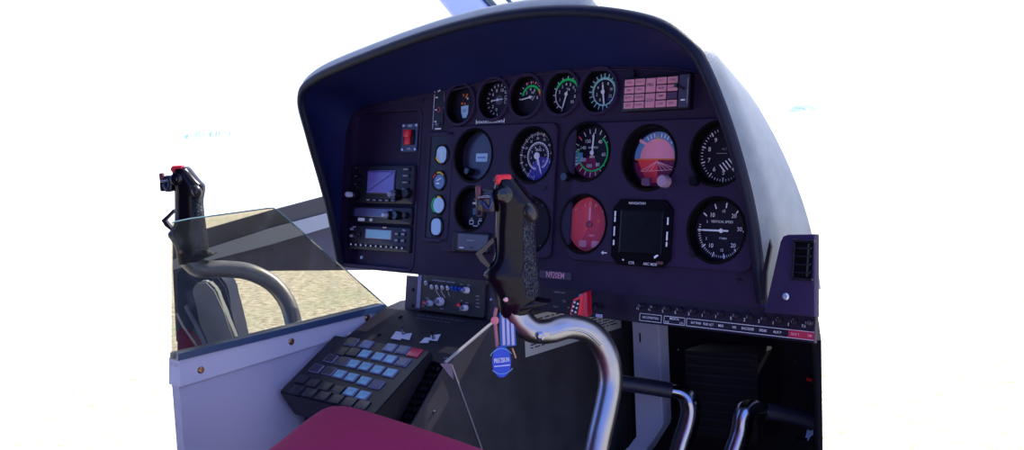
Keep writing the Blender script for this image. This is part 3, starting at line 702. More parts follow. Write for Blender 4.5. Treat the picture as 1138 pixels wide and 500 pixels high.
# ------------------------------------------------------------------ square dark display
c = pan(716, 259); disp = pthing('navigation_display', 'square dark display with blank screen and white edge legends', 'display', c.x, c.y, 0.0045)
wq = pan(749, 259).x - pan(683, 259).x; hq = pan(716, 223).y - pan(716, 297).y
bm = bmesh.new(); k = 0.012; w2, h2 = wq / 2, hq / 2
octo = [(w2 - k, h2), (w2, h2 - k), (w2, -h2 + k), (w2 - k, -h2), (-w2 + k, -h2), (-w2, -h2 + k), (-w2, h2 - k), (-w2 + k, h2)]
prism(bm, octo, 0, 0.004, bev=0.0012); obj('bezel', bm, mat('display_black', (12, 8, 18), 0.6, spec=0.05), disp)
button(disp, 0, 0.001, 0.0038, wq * 0.78, hq * 0.74, 0.0012, mat('blank_screen', (9, 6, 14), 0.3, spec=0.15), 'screen', r=0.004)
mk = Marks(0.0045)
mk.text('NAVIGATION', -0.008, h2 * 0.88, 0.0045, WHITE); mk.build('top_legend', disp); mk = Marks(0.0045)
for y in (.55, .38, .08, -.05, -.33): mk.rect(-w2 * 0.90, y * h2, 0.0026, 0.0070, WHITE)
mk.build('left_legend', disp); mk = Marks(0.0045)
for y in (.42, .34, .0, -.12, -.30): mk.rect(w2 * 0.88, y * h2, 0.0024, 0.006, WHITE)
mk.build('right_legend', disp); mk = Marks(0.0045)
mk.text('CTR', -0.012, -h2 * 0.92, 0.005, WHITE); mk.text('ARC', 0.012, -h2 * 0.92, 0.005, WHITE); mk.text('MDR', 0.024, -h2 * 0.92, 0.005, WHITE)
mk.rect(-0.026, -h2 * 0.84, 0.003, 0.0018, WHITE); mk.line(0.024, -h2 * 0.72, 0.030, -h2 * 0.62, 0.003, WHITE); mk.build('bottom_legend', disp)
cq = pan(674, 281, 0) - pan(716, 259); mk = Marks(0.0003); mk.rect(0, 0, 0.008, 0.0016, WHITE); mk.poly([(-.006, 0), (-.002, .003), (-.002, -.003)], WHITE); mk.build('arrow_mark', disp, (cq.x, cq.y, 0))
button(disp, 0.034, -h2 * 0.86, 0.003, 0.009, 0.004, 0.004, mat('button_rust', (96, 52, 60), 0.5), 'corner_button')

# ------------------------------------------------------------------ warning lamp panel
c = pan(733, 104); ann = pthing('warning_lamp_panel', 'wide panel of small pink lettered warning lamps at upper right', 'lamp panel', c.x, c.y, 0)
wq = pan(769, 104).x - pan(694, 104).x; hq = pan(733, 85).y - pan(733, 124).y
bm = bmesh.new(); prism(bm, rrect(wq, hq, 0.003, 4), -0.001, 0.010, bev=0.0015); obj('housing', bm, BLACK, ann, smooth=30)
gx0, gw = -wq / 2 + 0.003, wq * 0.80; cw = gw / 5; ch = (hq - 0.006) / 4
cells = []
for cI in range(5):
    rows = [(0, 2), (2, 2)] if cI == 2 else [(r, 1) for r in range(4)]
    for r, n in rows: cells.append((cI, r, n))
names = ['FUEL', 'OIL', 'BATT', 'GEN', 'PITOT', 'HYD', 'DOOR', 'HORN', 'FIRE', 'GOV', 'FILT', 'MGB', 'TEMP', 'CHIP', 'TGB', 'LOW', 'BAT', 'SERV']
for i, (cI, r, n) in enumerate(cells):
    x = gx0 + cw * (cI + .5); y = hq / 2 - 0.003 - ch * (r + n / 2); off = (cI == 4 and r == 2)
    o = button(ann, x, y, 0.0095, cw * 0.90, ch * n * 0.86 if n == 1 else ch * 2 * 0.93, 0.0016, LAMPOFF if off else LAMP, 'lamp_window', r=0.0004)
    if off: o['label'] = 'unlit dark lamp window'
    else:
        mk = Marks(0.0019); mk.text(names[i % len(names)], 0, 0, 0.0042 if n == 1 else 0.006, mat('lamp_ink', (96, 56, 92), 0.6)); mk.build('lamp_lettering', o)
bm = bmesh.new(); prism(bm, rrect(wq * 0.14, hq * .9, 0.001, 3), 0, 0.0015); obj('switch_plate', bm, mat('switch_plate_slate', (62, 56, 88), 0.4), ann, (wq * 0.415, 0, 0.0095))
bm = bmesh.new(); tube(bm, [(0, 0, 0), (-0.002, 0.002, 0.006), (-0.005, 0.004, 0.014)], [0.0022, 0.002, 0.003], 10); obj('toggle', bm, STEEL, ann, (wq * 0.415, 0.002, 0.010), smooth=60)
mk = Marks(0.0113); mk.rect(wq * 0.41, -0.012, 0.007, 0.002, WHITE); mk.rect(wq * .47, 0.0, 0.0012, hq * .7, GREYM); mk.build('switch_legend', ann)

# ------------------------------------------------------------------ guarded red switch
c = pan(457, 153, -0.012); gs = pthing('guarded_switch', 'red rocker switch in a small screwed plate on the radio bay', 'switch', c.x, c.y, -0.012)
wq = pan(466, 153).x - pan(448, 153).x; hq = pan(457, 137).y - pan(457, 169).y
bm = bmesh.new(); prism(bm, rrect(wq, hq, 0.002, 3), 0, 0.004, bev=0.0008); obj('plate', bm, mat('switch_plate_blue', (52, 56, 92), 0.4), gs)
for x in (-.40, .40):
    for y in (-.42, .42): screw(gs, x * wq, y * hq, 0.004, 0.0026, mat('screw_white', (200, 200, 220), 0.3, metal=0.6))
bm = bmesh.new(); prism(bm, rrect(wq * .62, hq * .52, 0.002, 3), 0.004, 0.007); obj('guard', bm, BLACK, gs)
bm = bmesh.new(); box(bm, (0, hq * .13, 0.0095), (wq * .38, hq * .27, 0.006), 0.0018); box(bm, (0, -hq * .13, 0.0085), (wq * .38, hq * .27, 0.004), 0.0015); box(bm, (0, 0, 0.008), (wq * .30, hq * .2, 0.003), 0.0008); obj('rocker', bm, REDPL, gs, smooth=30)
mk = Marks(0.0042); mk.text('EMER', 0, hq * .40, 0.005, WHITE); mk.text('OFF', 0, -hq * .40, 0.005, WHITE); mk.build('switch_lettering', gs)

# ------------------------------------------------------------------ radios in the bay
def unit(name, label, corners, d0, d1, m, cat='radio'):
    q = [pan(x, y, d1) for x, y in corners]; u0 = (q[0].x + q[3].x) / 2; u1 = (q[1].x + q[2].x) / 2; v1 = (q[0].y + q[1].y) / 2; v0 = (q[2].y + q[3].y) / 2
    t = pthing(name, label, cat, (u0 + u1) / 2, (v0 + v1) / 2, d0)
    t['hw'] = (u1 - u0) / 2; t['hh'] = (v1 - v0) / 2
    w, h = u1 - u0, v1 - v0; del t['hw'], t['hh']
    bm = bmesh.new(); prism(bm, rrect(w, h, 0.003, 4), 0, d1 - d0, bev=0.0014); obj('faceplate', bm, m, t, smooth=30)
    return t, w, h, d1 - d0
RF = mat('radio_face', (30, 24, 42), 0.4, spec=0.3)
t, w, h, D = unit('navigation_radio', 'navigation radio with lilac map screen, top of the radio stack', [(393.4, 186), (461.5, 182), (458.4, 228), (389.5, 224)], -0.012, 0.006, RF, 'navigation radio')
button(t, -w * .02, h * .05, D, w * .50, h * .70, 0.0008, BLACK, 'screen_frame', r=0.002)
button(t, -w * .02, h * .06, D + .0006, w * .46, h * .62, 0.0009, SCREENL, 'screen', r=0.001)
for i in range(4):
    o = button(t, w * .37, h * (.40 - .17 * i), D, w * .13, h * .11, 0.002, BLACK, 'button'); mk = Marks(0.0022); mk.rect(0, 0, w * .07, 0.002, GREYM); mk.build('button_mark', o)
for i in range(5):
    o = button(t, w * (-.20 + .10 * i), h * -.42, D, w * .08, h * .09, 0.002, BLACK, 'button'); mk = Marks(0.0022); mk.rect(0, 0, w * .05, 0.0018, GREYM); mk.build('button_mark', o)
knob(t, w * .28, -h * .27, D, 0.0095, 0.013, BLACKG, 'tuning_knob', True, mat('knob_cap_grey', (120, 118, 150), 0.3))
knob(t, w * .42, -h * .22, D, 0.0085, 0.008, BLACK, 'side_knob', True)
knob(t, -w * .40, -h * .30, D, 0.009, 0.014, BLACKG, 'tuning_knob', True, mat('knob_cap_silver', (175, 175, 200), 0.3))
for i in range(3): knob(t, -w * .38, h * (.36 - .22 * i), D, 0.0055, 0.006, BLACK, 'volume_knob', True)
mk = Marks(D + .0002)
for i in range(3): mk.rect(-w * .44, h * (.44 - .22 * i), w * .05, 0.0014, GREYM)
mk.build('legends', t)
t, w, h, D = unit('audio_selector', 'slim radio with glossy dark display, middle of the radio stack', [(388, 229), (458, 231), (457, 249), (387, 247)], -0.012, 0.004, RF)
button(t, -w * .10, h * .14, D, w * .62, h * .55, 0.0008, mat('display_slate', (74, 70, 112), 0.15, spec=0.6), 'display', r=0.001)
knob(t, w * .20, 0, D, 0.0075, 0.012, BLACKG, 'tuning_knob', True, mat('knob_cap_silver', (175, 175, 200), 0.3))
knob(t, w * .30, h * .02, D, 0.0075, 0.010, BLACKG, 'tuning_knob', True)
knob(t, w * .43, h * .05, D, 0.005, 0.007, BLACK, 'volume_knob', False)
button(t, -w * .28, -h * .32, D, w * .10, h * .2, 0.0016, LABELW, 'button'); button(t, -w * .12, -h * .32, D, w * .04, h * .18, 0.0016, LABELW, 'button')
for i in range(2): button(t, -w * .44, -h * (.1 + .28 * i), D, w * .07, h * .14, 0.0016, BLACK, 'button')
t, w, h, D = unit('button_radio', 'radio with pale teal display over a row of buttons, bottom of the stack', [(388, 250.5), (456, 253), (455, 281), (386, 276)], -0.012, 0.005, RF)
button(t, -w * .0, h * .18, D, w * .43, h * .40, 0.0008, mat('lcd_border', (150, 120, 150), 0.4), 'display_frame', r=0.001)
button(t, w * .005, h * .18, D + .0006, w * .40, h * .36, 0.0009, LCD, 'display', r=0.0008)
for i in range(11):
    o = button(t, w * (-.43 + .083 * i), -h * .32, D, w * .045, h * .11, 0.002, BLACK, 'button'); mk = Marks(.0022); mk.rect(0, 0, w * .022, 0.0026, WHITE); mk.build('button_mark', o)
for x, y in ((.30, .24), (.40, .24), (.30, -.02), (.40, -.02)):
    o = button(t, w * x, h * y, D, w * .075, h * .15, 0.002, BLACK, 'button'); mk = Marks(.0022); mk.rect(0, 0, w * .045, 0.003, GREYM); mk.build('button_mark', o)
for x, y in ((-.44, .34), (-.44, .05), (-.36, .32), (-.36, .02), (-.31, .14), (-.40, .16)): button(t, w * x, h * y, D, w * .045, h * .10, 0.0022, GREYM if x < -.43 else BLACK, 'button')
mk = Marks(D + .0002); mk.text('COM', -w * .41, h * .43, 0.004, WHITE); mk.text('PULL', w * .40, h * .40, 0.0036, WHITE); mk.build('legends', t)
bm = bmesh.new(); prism(bm, rrect(0.010, 0.002, 0.0006, 2), 0, 0.001); obj('latch', bm, BRASS, t, (w * .10, h * .47, D))

# ------------------------------------------------------------------ breaker strip under the panel
ub0, ub1, vb0, vb1 = -0.135, 0.352, -0.128, -0.0905
bs = pthing('breaker_strip', 'long dark switch strip with white lettering below the gauge panel', 'switch strip', (ub0 + ub1) / 2, (vb0 + vb1) / 2, 0)
um, vm = (ub0 + ub1) / 2, (vb0 + vb1) / 2
bm = bmesh.new(); prism(bm, [(ub0 - um, vb0 - vm), (ub1 - um, vb0 - vm), (ub1 - um, vb1 - vm), (ub0 - um, vb1 - vm)], -0.0075, -0.0004, bev=0.001); obj('strip_plate', bm, mat('strip_black', (30, 22, 44), 0.5, spec=0.25), bs)
def sp(x, y): q = pan(x, y); return q.x - um, q.y - vm
mk = Marks(0.0005)
def boxed(x0, x1, yc0, yc1, txts, lines=1):
    a = sp(x0, yc0); b = sp(x1, yc1); wv = b[0] - a[0]; y = -0.0107; hgt = 0.0095
    mk.frame((a[0] + b[0]) / 2, y, wv, hgt, 0.0006, WHITE)
    return a[0], b[0], y
a, b, y = boxed(711, 735, 356, 358, None); mk.text('AIR CONDITION', (a + b) / 2, y, 0.0043, WHITE, sx=0.8)
a, b, y = boxed(738, 761, 358, 361, None); mk.text('MEDICAL', (a + b) / 2, y + 0.0022, 0.0042, WHITE, sx=0.85); mk.text('SUC', a + 0.005, y - 0.0026, 0.0036, WHITE); mk.text('LTS', b - 0.005, y - 0.0026, 0.0036, WHITE)
xa = sp(763, 362)[0]; xe = ub1 - um
mk.line(xa, y + 0.0048, xe, y + 0.0048, 0.0006, WHITE); mk.line(xa, y - 0.0048, xe, y - 0.0048, 0.0006, WHITE); mk.line(xa, y - 0.0048, xa, y + 0.0048, 0.0006, WHITE)
for s, px in (('SAT PHN', 773), ('RAD ALT', 787), ('MKR', 801), ('HSI', 816), ('ENCODER', 831), ('SPEAK', 848), ('AUX P', 864)): mk.text(s, sp(px, 368)[0], y, 0.0044, WHITE, sx=0.85)
mk.build('printed_lettering', bs)
xr = sp(876, 374)[0]
mk = Marks(0.0006); mk.rect((xr + xe) / 2, y, xe - xr, 0.0092, mat('red_label', (170, 30, 66), 0.5)); mk.text('AUX T', sp(882, 375)[0] + 0.002, y, 0.0044, PINK, dz=0.0002, sx=.85); mk.text('FM', sp(900, 376)[0], y, 0.0044, PINK, dz=0.0002)
tag(mk.build('red_label', bs), 'red label at the right end')
for i, (px, py, s) in enumerate([(710, 345, '15'), (723, 347, '10'), (738, 347.5, '5'), (752, 349.5, '5'), (767, 351, '3'), (782, 352, '1'), (797, 354, '1'), (814, 355, '5'), (829, 357, '2'), (845, 359, '3'), (861, 361, '1'), (878, 362, '1'), (895, 364, '7.5')]):
    x, yy = sp(px, py); bm = bmesh.new(); lathe(bm, [(0.0042, 0), (0.0042, 0.004), (0.0034, 0.0045), (0.0034, 0.0085), (0.0026, 0.009)], 18)
    o = obj('breaker_button', bm, BLACK, bs, (x + 0.006, 0.0045, 0), smooth=30); mk = Marks(0.0093); mk.text(s, 0, 0, 0.004, GREYM); mk.build('rating', o)
    mk = Marks(0.0005); mk.text(s, 0, 0, 0.0056 if len(s) < 2 else 0.0045, WHITE); mk.build('rating_mark', bs, (x - 0.002, 0.0, 0))
# left end legends and toggles
mk = Marks(0.0005)
for px, py, s, z in ((622, 325, 'INTERCOMM', .0035), (627, 335, 'TX', .005), (618, 341, 'VOX 1', .0036), (632, 342, 'PA', .0036), (664, 341, 'I', .005)): x, yy = sp(px, py); mk.text(s, x, yy, z, GREYM)
x, yy = sp(666, 351); mk.rect(x, yy, 0.012, 0.0046, mat('label_lilac', (180, 165, 205), 0.5)); mk.build('left_lettering', bs)
for px, py in ((655, 341), (661, 338), (668, 341)):
    x, yy = sp(px, py); bm = bmesh.new(); lathe(bm, [(0.003, 0), (0.003, 0.003), (0.0015, 0.0035), (0.0017, 0.011), (0.0022, 0.013)], 12); obj('toggle_switch', bm, BLACK, bs, (x, yy, 0), smooth=30)

# red guard lever hanging in front of the strip
gl = thing('red_guard_lever', 'red perforated switch guard lever hanging below the panel beside the grip', 'switch guard', at(648, 326, 1.42))
def loc(t, p): return Vector(p) - Vector(t.location)
bm = bmesh.new(); fr = [at(x, y, 1.40) for x, y in ((637, 333), (648, 327), (645, 355), (632, 354))]
k = Vector((-0.2, 0.9, 0.05)).normalized() * 0.006
hull(bm, [loc(gl, p) for p in fr], [loc(gl, p + k) for p in fr]); obj('front_plate', bm, REDPL, gl)
bm = bmesh.new(); fr2 = [at(x, y, 1.403) for x, y in ((646, 326), (652, 325), (653, 352), (649, 355), (645, 354))]
hull(bm, [loc(gl, p) for p in fr2], [loc(gl, p + Vector((-0.3, 0.9, 0)) * 0.02) for p in fr2]); obj('side_plate', bm, mat('red_plastic_dark', (176, 22, 50), 0.35), gl)
bm = bmesh.new(); ins = [at(x, y, 1.3995) for x, y in ((637.5, 335), (644.5, 332), (641.5, 353), (633.8, 353))]; hull(bm, [loc(gl, p) for p in ins], [loc(gl, p + k * .15) for p in ins]); obj('inset', bm, BLACK, gl)
for i in range(8):
    r_, c_ = divmod(i, 2); p = at(638.5 + c_ * 3.6 - r_ * 1.3, 336 + r_ * 4.6 + c_ * 1.6, 1.3985)
    bm = bmesh.new(); lathe(bm, [(0.0014, -0.0012), (0.0014, 0.0006), (0.0008, 0.0008)], 12); obj('stud', bm, LABELW, gl, loc(gl, p), W @ Matrix(((1, 0, 0), (0, -1, 0), (0, 0, -1))))
bm = bmesh.new(); tube(bm, [loc(gl, at(646, 330, 1.41)), loc(gl, at(648, 326, 1.47))], 0.004, 12); obj('pivot', bm, STEEL, gl)

# ------------------------------------------------------------------ right-hand vent console
vc = pthing('vent_console', 'purple black console with slatted air vent at the right edge', 'vent console', 0.33, -0.05, 0.03)
def pl(t0, x, y, d): q = pan(x, y, d); return (q.x - t0[0], q.y - t0[1])
VD = 0.03; fp = [pl((0.33, -0.05), x, y, VD) for x, y in ((849, 347), (905, 352), (905, 260), (875, 260.5), (870, 262.5), (867, 268))]
bm = bmesh.new(); prism(bm, fp, -0.012, 0.0, bev=0.002); obj('console_body', bm, mat('vent_console_paint', (44, 31, 66), 0.5, spec=0.2, bump=0.1, bscale=400), vc, smooth=30)
vq0 = pl((0.33, -0.05), 882, 267, VD); vq1 = pl((0.33, -0.05), 904, 311, VD)
vx, vy, vw, vh = (vq0[0] + vq1[0]) / 2, (vq0[1] + vq1[1]) / 2, vq1[0] - vq0[0], vq0[1] - vq1[1]
fr_ = bmesh.new()
for (cx, cy, sx, sy) in ((0, vh / 2, vw, .003), (0, -vh / 2, vw, .003), (-vw / 2 + .0015, 0, .003, vh)): box(fr_, (vx + cx, vy + cy, 0.001), (sx, sy, 0.006), 0.0008)
vent = obj('vent_frame', fr_, BLACK, vc)
bm = bmesh.new(); box(bm, (vx, vy, 0.0003), (vw - .004, vh - .002, 0.001)); obj('vent_opening', bm, CASE, vent)
for i in range(4):
    bm = bmesh.new(); box(bm, (0, 0, 0), (vw - .006, 0.0012, 0.006), 0.0004, Matrix.Rotation(0.5, 3, 'X')); obj('slat', bm, BLACK, vent, (vx, vy + vh * (.32 - .21 * i), 0.003))
for i in range(2):
    bm = bmesh.new(); box(bm, (0, 0, 0), (0.0014, vh - .006, 0.004), 0.0004); obj('vane', bm, BLACK, vent, (vx + vw * (-.34 + .62 * i), vy, 0.0045))
q_ = pl((0.33, -0.05), 873.5, 329.5, VD); screw(vc, q_[0], q_[1], 0.0, 0.0042, mat('screw_white', (200, 200, 220), 0.3, metal=0.6))
bm = bmesh.new(); br = [pan(x, y, 0.028) for x, y in ((856, 266), (858, 274), (853, 302), (851, 334), (846, 334), (848, 302))]
prism(bm, [(p.x - 0.33, p.y + 0.05) for p in br], -0.004, 0.0, bev=0.0006); obj('mounting_bracket', bm, BLACK, vc)

# ------------------------------------------------------------------ cabin partition with acrylic pane
XP = -0.43
pt = thing('cabin_partition', 'lilac grey partition with riveted top rail and clear acrylic pane', 'partition', onX(300, 430, XP))
def hx(px, X, t, base):
    bm = bmesh.new(); a = [onX(x, y, X) - Vector(base.location) for x, y in px]; hull(bm, a, [p + Vector((-t, 0, 0)) for p in a]); return bm
yR = onX(452, 352, XP); zlow = -0.56
def zat(x, y): return onX(x, y, XP)
A = zat(199, 427); B = zat(446, 361)
bm = bmesh.new(); L_ = pt.location
zz = lambda p, z: Vector((p.x, p.y, z))
fA, fB = A, B
hull(bm, [zz(A, zlow) - L_, zz(B, zlow) - L_, B - L_ + Vector((0, 0, .03)), A - L_ + Vector((0, 0, .03))], [zz(A, zlow) - L_ + Vector((-.02, 0, 0)), zz(B, zlow) - L_ + Vector((-.02, 0, 0)), B - L_ + Vector((-.02, 0, .03)), A - L_ + Vector((-.02, 0, .03))])
obj('wall_panel', bm, LILAC, pt)
bm = hx([(200, 400), (420, 346), (432, 345), (451, 358), (446, 361), (425, 361), (200, 430)], XP + 0.006, 0.03, pt); obj('top_rail', bm, LILACD, pt)
bm = hx([(198, 393.5), (428, 338), (432, 344), (198, 401)], XP + 0.010, 0.022, pt); obj('seal_strip', bm, mat('seal_steel_blue', (52, 74, 112), 0.3, spec=0.6), pt)
bm = hx([(192, 247), (212, 243), (297, 231.5), (303, 231), (309, 234), (432, 342), (192, 399)], XP, 0.004, pt); obj('acrylic_pane', bm, PLEXI, pt)
bm = bmesh.new(); ep = [onX(x, y, XP - 0.002) - L_ for x, y in ((192, 247), (212, 243), (297, 231.5), (303, 231), (309, 234), (432, 342))]; tube(bm, ep, 0.0011, 8); obj('pane_edge', bm, mat('acrylic_edge', (120, 160, 170), 0.2, spec=0.6), pt)
for x, y in ((223, 411), (323.5, 379.5), (408, 353)):
    p = onX(x, y, XP + 0.006) - L_; screw(pt, p.x, p.y, p.z, 0.0052, BRASS, 'rivet', Matrix(((0, 0, 1), (0, 1, 0), (-1, 0, 0))))

# ------------------------------------------------------------------ centre console below the panel
XS = -0.165
con = thing('centre_console', 'dark grey centre console with sheet metal side and sloping top', 'console', (XS, -0.1, -0.45))
CL = Vector(con.location)
# profile in the YZ plane: top slope near the panel, steeper lower slope
P_back = onX(548, 358, XS); P_mid = onX(494, 404, XS); P_low = onX(452, 478, XS)
print('console', P_back, P_mid, P_low)
prof = [Vector((XS, 0.32, P_back.z + 0.006)), Vector((XS, 0.012, P_back.z + 0.006)), Vector(P_back), Vector(P_mid), Vector(P_low), Vector((XS, P_low.y + 0.005, -0.60)), Vector((XS, 0.32, -0.60))]
XL = XP + 0.016
l0 = (P_low - P_mid).normalized(); l_n = Vector((1, 0, 0)).cross(l0); l_n = l_n if l_n.z > 0 else -l_n
CARVE = 0.013
prof2 = prof[:3] + [P_mid, P_mid - l_n * CARVE, P_low - l_n * CARVE, prof[5], prof[6]]
bm = bmesh.new(); a = [p - CL for p in prof2]; hull(bm, a, [Vector((XL - CL.x, p.y, p.z)) for p in a]); obj('body', bm, CONSOLE, con)
bm = bmesh.new(); a = [p - CL + Vector((0.0035, 0, -0.001)) for p in prof]; hull(bm, a, [p + Vector((-0.003, 0, 0)) for p in a]); obj('side_sheet', bm, SHEET, con)
bm = bmesh.new(); bb = [Vector(P_back) - CL, Vector(P_mid) - CL]; tube(bm, [p + Vector((0.001, 0, 0.001)) for p in bb], 0.0026, 8); obj('edge_trim', bm, EDGE, con)
bm = bmesh.new(); tube(bm, [p + Vector((0.001, 0, 0.001)) for p in (onX(503, 424, XS) - CL, Vector(P_low) - CL)], 0.0016, 8); obj('edge_trim', bm, mat('worn_edge_dull', (110, 108, 118), 0.45), con)
bm = bmesh.new(); tube(bm, [onX(x, y, XS + 0.005) - CL for x, y in ((502, 406), (518, 450), (536, 500), (545, 525))], 0.0013, 6); obj('seam_trim', bm, mat('seam_grey', (150, 148, 152), 0.4), con)
bm = bmesh.new(); hull(bm, [onX(x, y, XS + 0.005) - CL for x, y in ((489, 404), (502, 404), (504, 422), (497, 414))], [onX(x, y, XS + 0.001) - CL for x, y in ((489, 404), (502, 404), (504, 422), (497, 414))]); obj('corner_gusset', bm, mat('gusset_mauve', (150, 130, 150), 0.4), con)
for x, y in ((600, 408), (605, 462), (515, 442), (482, 458)):
    p = onX(x, y, XS + 0.0035) - CL; screw(con, p.x, p.y, p.z, 0.003, SHEET, 'screw', Matrix(((0, 0, 1), (0, 1, 0), (-1, 0, 0))))
# top slope frame: s across (x), t down-slope
T0 = Vector((XS, P_back.y, P_back.z)); T1 = Vector((XS, P_mid.y, P_mid.z)); td = (T1 - T0).normalized(); tn = Vector((1, 0, 0)).cross(td); tn = tn if tn.z > 0 else -tn
TM = Matrix(((1, -td.x, tn.x), (0, -td.y, tn.y), (0, -td.z, tn.z)))      # x right, y up-slope, z normal
def onplane(x, y, p0, n, off=0.0):
    r = rdir(x, y); return CAM + r * ((p0 + n * off - CAM).dot(n) / r.dot(n))
def cpt(x, y, off=0.0): return onplane(x, y, T0, tn, off) - CL
for px in ([(434, 376), (440, 368), (447, 369), (446, 371), (458, 370), (455, 378), (446, 376), (445, 378)], [(466, 381), (472, 375), (479, 375), (478, 373), (490, 371), (486, 379), (477, 378), (476, 381)]):
    bm = bmesh.new(); hull(bm, [cpt(x, y, 0.0002) for x, y in px], [cpt(x, y, 0.0016) for x, y in px]); o = obj('label_plate', bm, LABELW, con)
for x, y in ((449, 371), (482, 376)):
    bm = bmesh.new(); M = TM @ Matrix.Rotation(-0.4, 3, 'X'); lathe(bm, [(0.003, 0), (0.003, 0.003), (0.0016, 0.004), (0.002, 0.013)], 12, TM); obj('toggle_switch', bm, STEEL, con, cpt(x, y, 0.0016), smooth=30)
for x, y in ((496, 398), (445, 352), (540, 361), (421, 372)):
    screw(con, *cpt(x, y, 0.0002), 0.0035, STEEL if x == 496 else BLACK, 'screw', TM)
mk = Marks(0.0004)
for i in range(10): mk.rect(-0.05 + 0.011 * i, 0.004, 0.008, 0.0018, mat('mark_dull_grey', (92, 90, 112), 0.6)); mk.rect(-0.045 + 0.008 * i, -0.004, 0.006, 0.0018, mat('mark_dull_grey', (92, 90, 112), 0.6))
mk.build('printed_legend', con, cpt(487, 355, 0.0), TM)
# placard on the side sheet (mostly under the panel)
bm = bmesh.new(); pp = [onX(584, 397, XS + 0.0042), onX(690, 364, XS + 0.0042)]
z1 = P_back.z - 0.004
a = [pp[0], pp[1], Vector((pp[1].x, pp[1].y, z1)), Vector((pp[0].x, pp[0].y, z1))]
plc = thing('paper_placard', 'grey printed paper placard stuck on the console side behind the curved tube', 'placard', pp[0])
bm = bmesh.new(); hull(bm, [p - pp[0] for p in a], [p - pp[0] + Vector((0.0008, 0, 0)) for p in a]); obj('sheet', bm, PAPER, plc)
mk = Marks(0.0); LY = (pp[1] - pp[0]).y; LZ = z1 - pp[0].z
for i in range(12):
    y0 = 0.012 + LZ * i / 13
    x = 0.012
    while x < LY - 0.02:
        l = random.uniform(0.006, 0.02); mk.rect(x + l / 2, y0, l, 0.0022, INK); x += l + 0.004
    if y0 > LZ - .01: break
mk.build('printed_lines', plc, (0.0010, 0, 0), Matrix(((0, 0, 1), (1, 0, 0), (0, 1, 0))))

# intercom panel under the main panel
c = pan(499.5, 328, 0); ic = pthing('intercom_panel', 'small intercom panel with rows of white, blue and red switches', 'intercom panel', c.x, c.y, -0.006)
wq = pan(537, 330).x - pan(462, 326).x; hq = pan(499, 308).y - pan(499, 349).y
bm = bmesh.new(); prism(bm, rrect(wq, hq, 0.002, 3), -0.03, 0.006, bev=0.001); obj('faceplate', bm, mat('intercom_face', (26, 20, 36), 0.4), ic)
bm = bmesh.new(); box(bm, (-wq * .5 + .006, 0, .0065), (0.008, hq * .92, 0.002), 0.0006); obj('side_strip', bm, mat('strip_pale_violet', (150, 140, 175), 0.5), ic)
def icp(x, y): q = pan(x, y, 0.0) - c; return q.x, q.y
def lever(x, y, m, name='lever_switch', tilt=0.6, l=0.012, r=0.0024):
    X_, Y_ = icp(x, y); bm = bmesh.new()
    lathe(bm, [(0.003, 0), (0.003, 0.002), (0.0012, 0.0025)], 12)
    d = Vector((math.cos(tilt) * .7, math.sin(tilt) * .4, .75)); tube(bm, [Vector((0, 0, .002)), d * l * .6, d * l, d * l * 1.35], [r * .6, r * .8, r * 1.1, r * .7], 10)
    obj(name, bm, m, ic, (X_, Y_, 0.006), smooth=50)
for i, x in enumerate((474, 480.5, 486, 492, 498)): lever(x, 315 + (4 if i else 0) + i * .4, LABELW)
for x in (503, 507.5, 512, 515.5): lever(x, 321 + (x - 503) * .15, BLUEPL)
for x, y, r in ((519.5, 322.5, .005), (479.5, 337, .0046), (490.5, 335, .0068), (518, 342, .0048)):
    X_, Y_ = icp(x, y); knob(ic, X_, Y_, .006, r, .008, LABELW, 'knob', False, mat('knob_dot', (120, 116, 140), 0.4))
for x, y in ((472, 336), (510, 338.5)): lever(x, y, REDPL, 'red_lever', 0.0, .014, .003)
mk = Marks(0.0064)
for x, y, l in ((488, 312, .030), (501, 313.5, .020), (513, 316, .006), (521, 317, .006), (475, 331, .008), (476, 333, .010), (470, 340, .008), (491, 343, .007), (513, 334, .004), (519, 336.5, .007), (512, 345, .006), (466, 320, .006), (531, 329, .007), (531, 333, .005), (531, 337, .007), (531, 341, .009)):
    X_, Y_ = icp(x, y); mk.rect(X_, Y_, l, 0.0014, GREYM)
for (x0, y0, x1, y1) in ((484, 322, 490, 331), (490, 323, 495, 331), (498, 324, 500, 329)):
    p0_ = icp(x0, y0); p1_ = icp(x1, y1); mk.line(*p0_, *p1_, 0.0008, WHITE)
mk.build('printed_legend', ic)
# support frame round the intercom panel
u0 = pan(447, 320).x; u1 = pan(552, 335).x; vt, vb = -0.096, -0.158
me = plate_mesh([(u0 - c.x, vb - c.y), (u1 - c.x, vb - c.y), (u1 - c.x, vt - c.y), (u0 - c.x, vt - c.y)], [rrect(wq + .004, hq + .004, .002, 3)], -0.006, -0.002, 0.0006, mat('frame_dull', (66, 58, 72), 0.5)); cf = link('mounting_frame', me, ic)
for x, y in ((455, 322), (542, 333), (455, 340)): q = pan(x, y) - c; screw(cf, q.x, q.y, -0.002, .003, STEEL if x > 500 else BLACK)

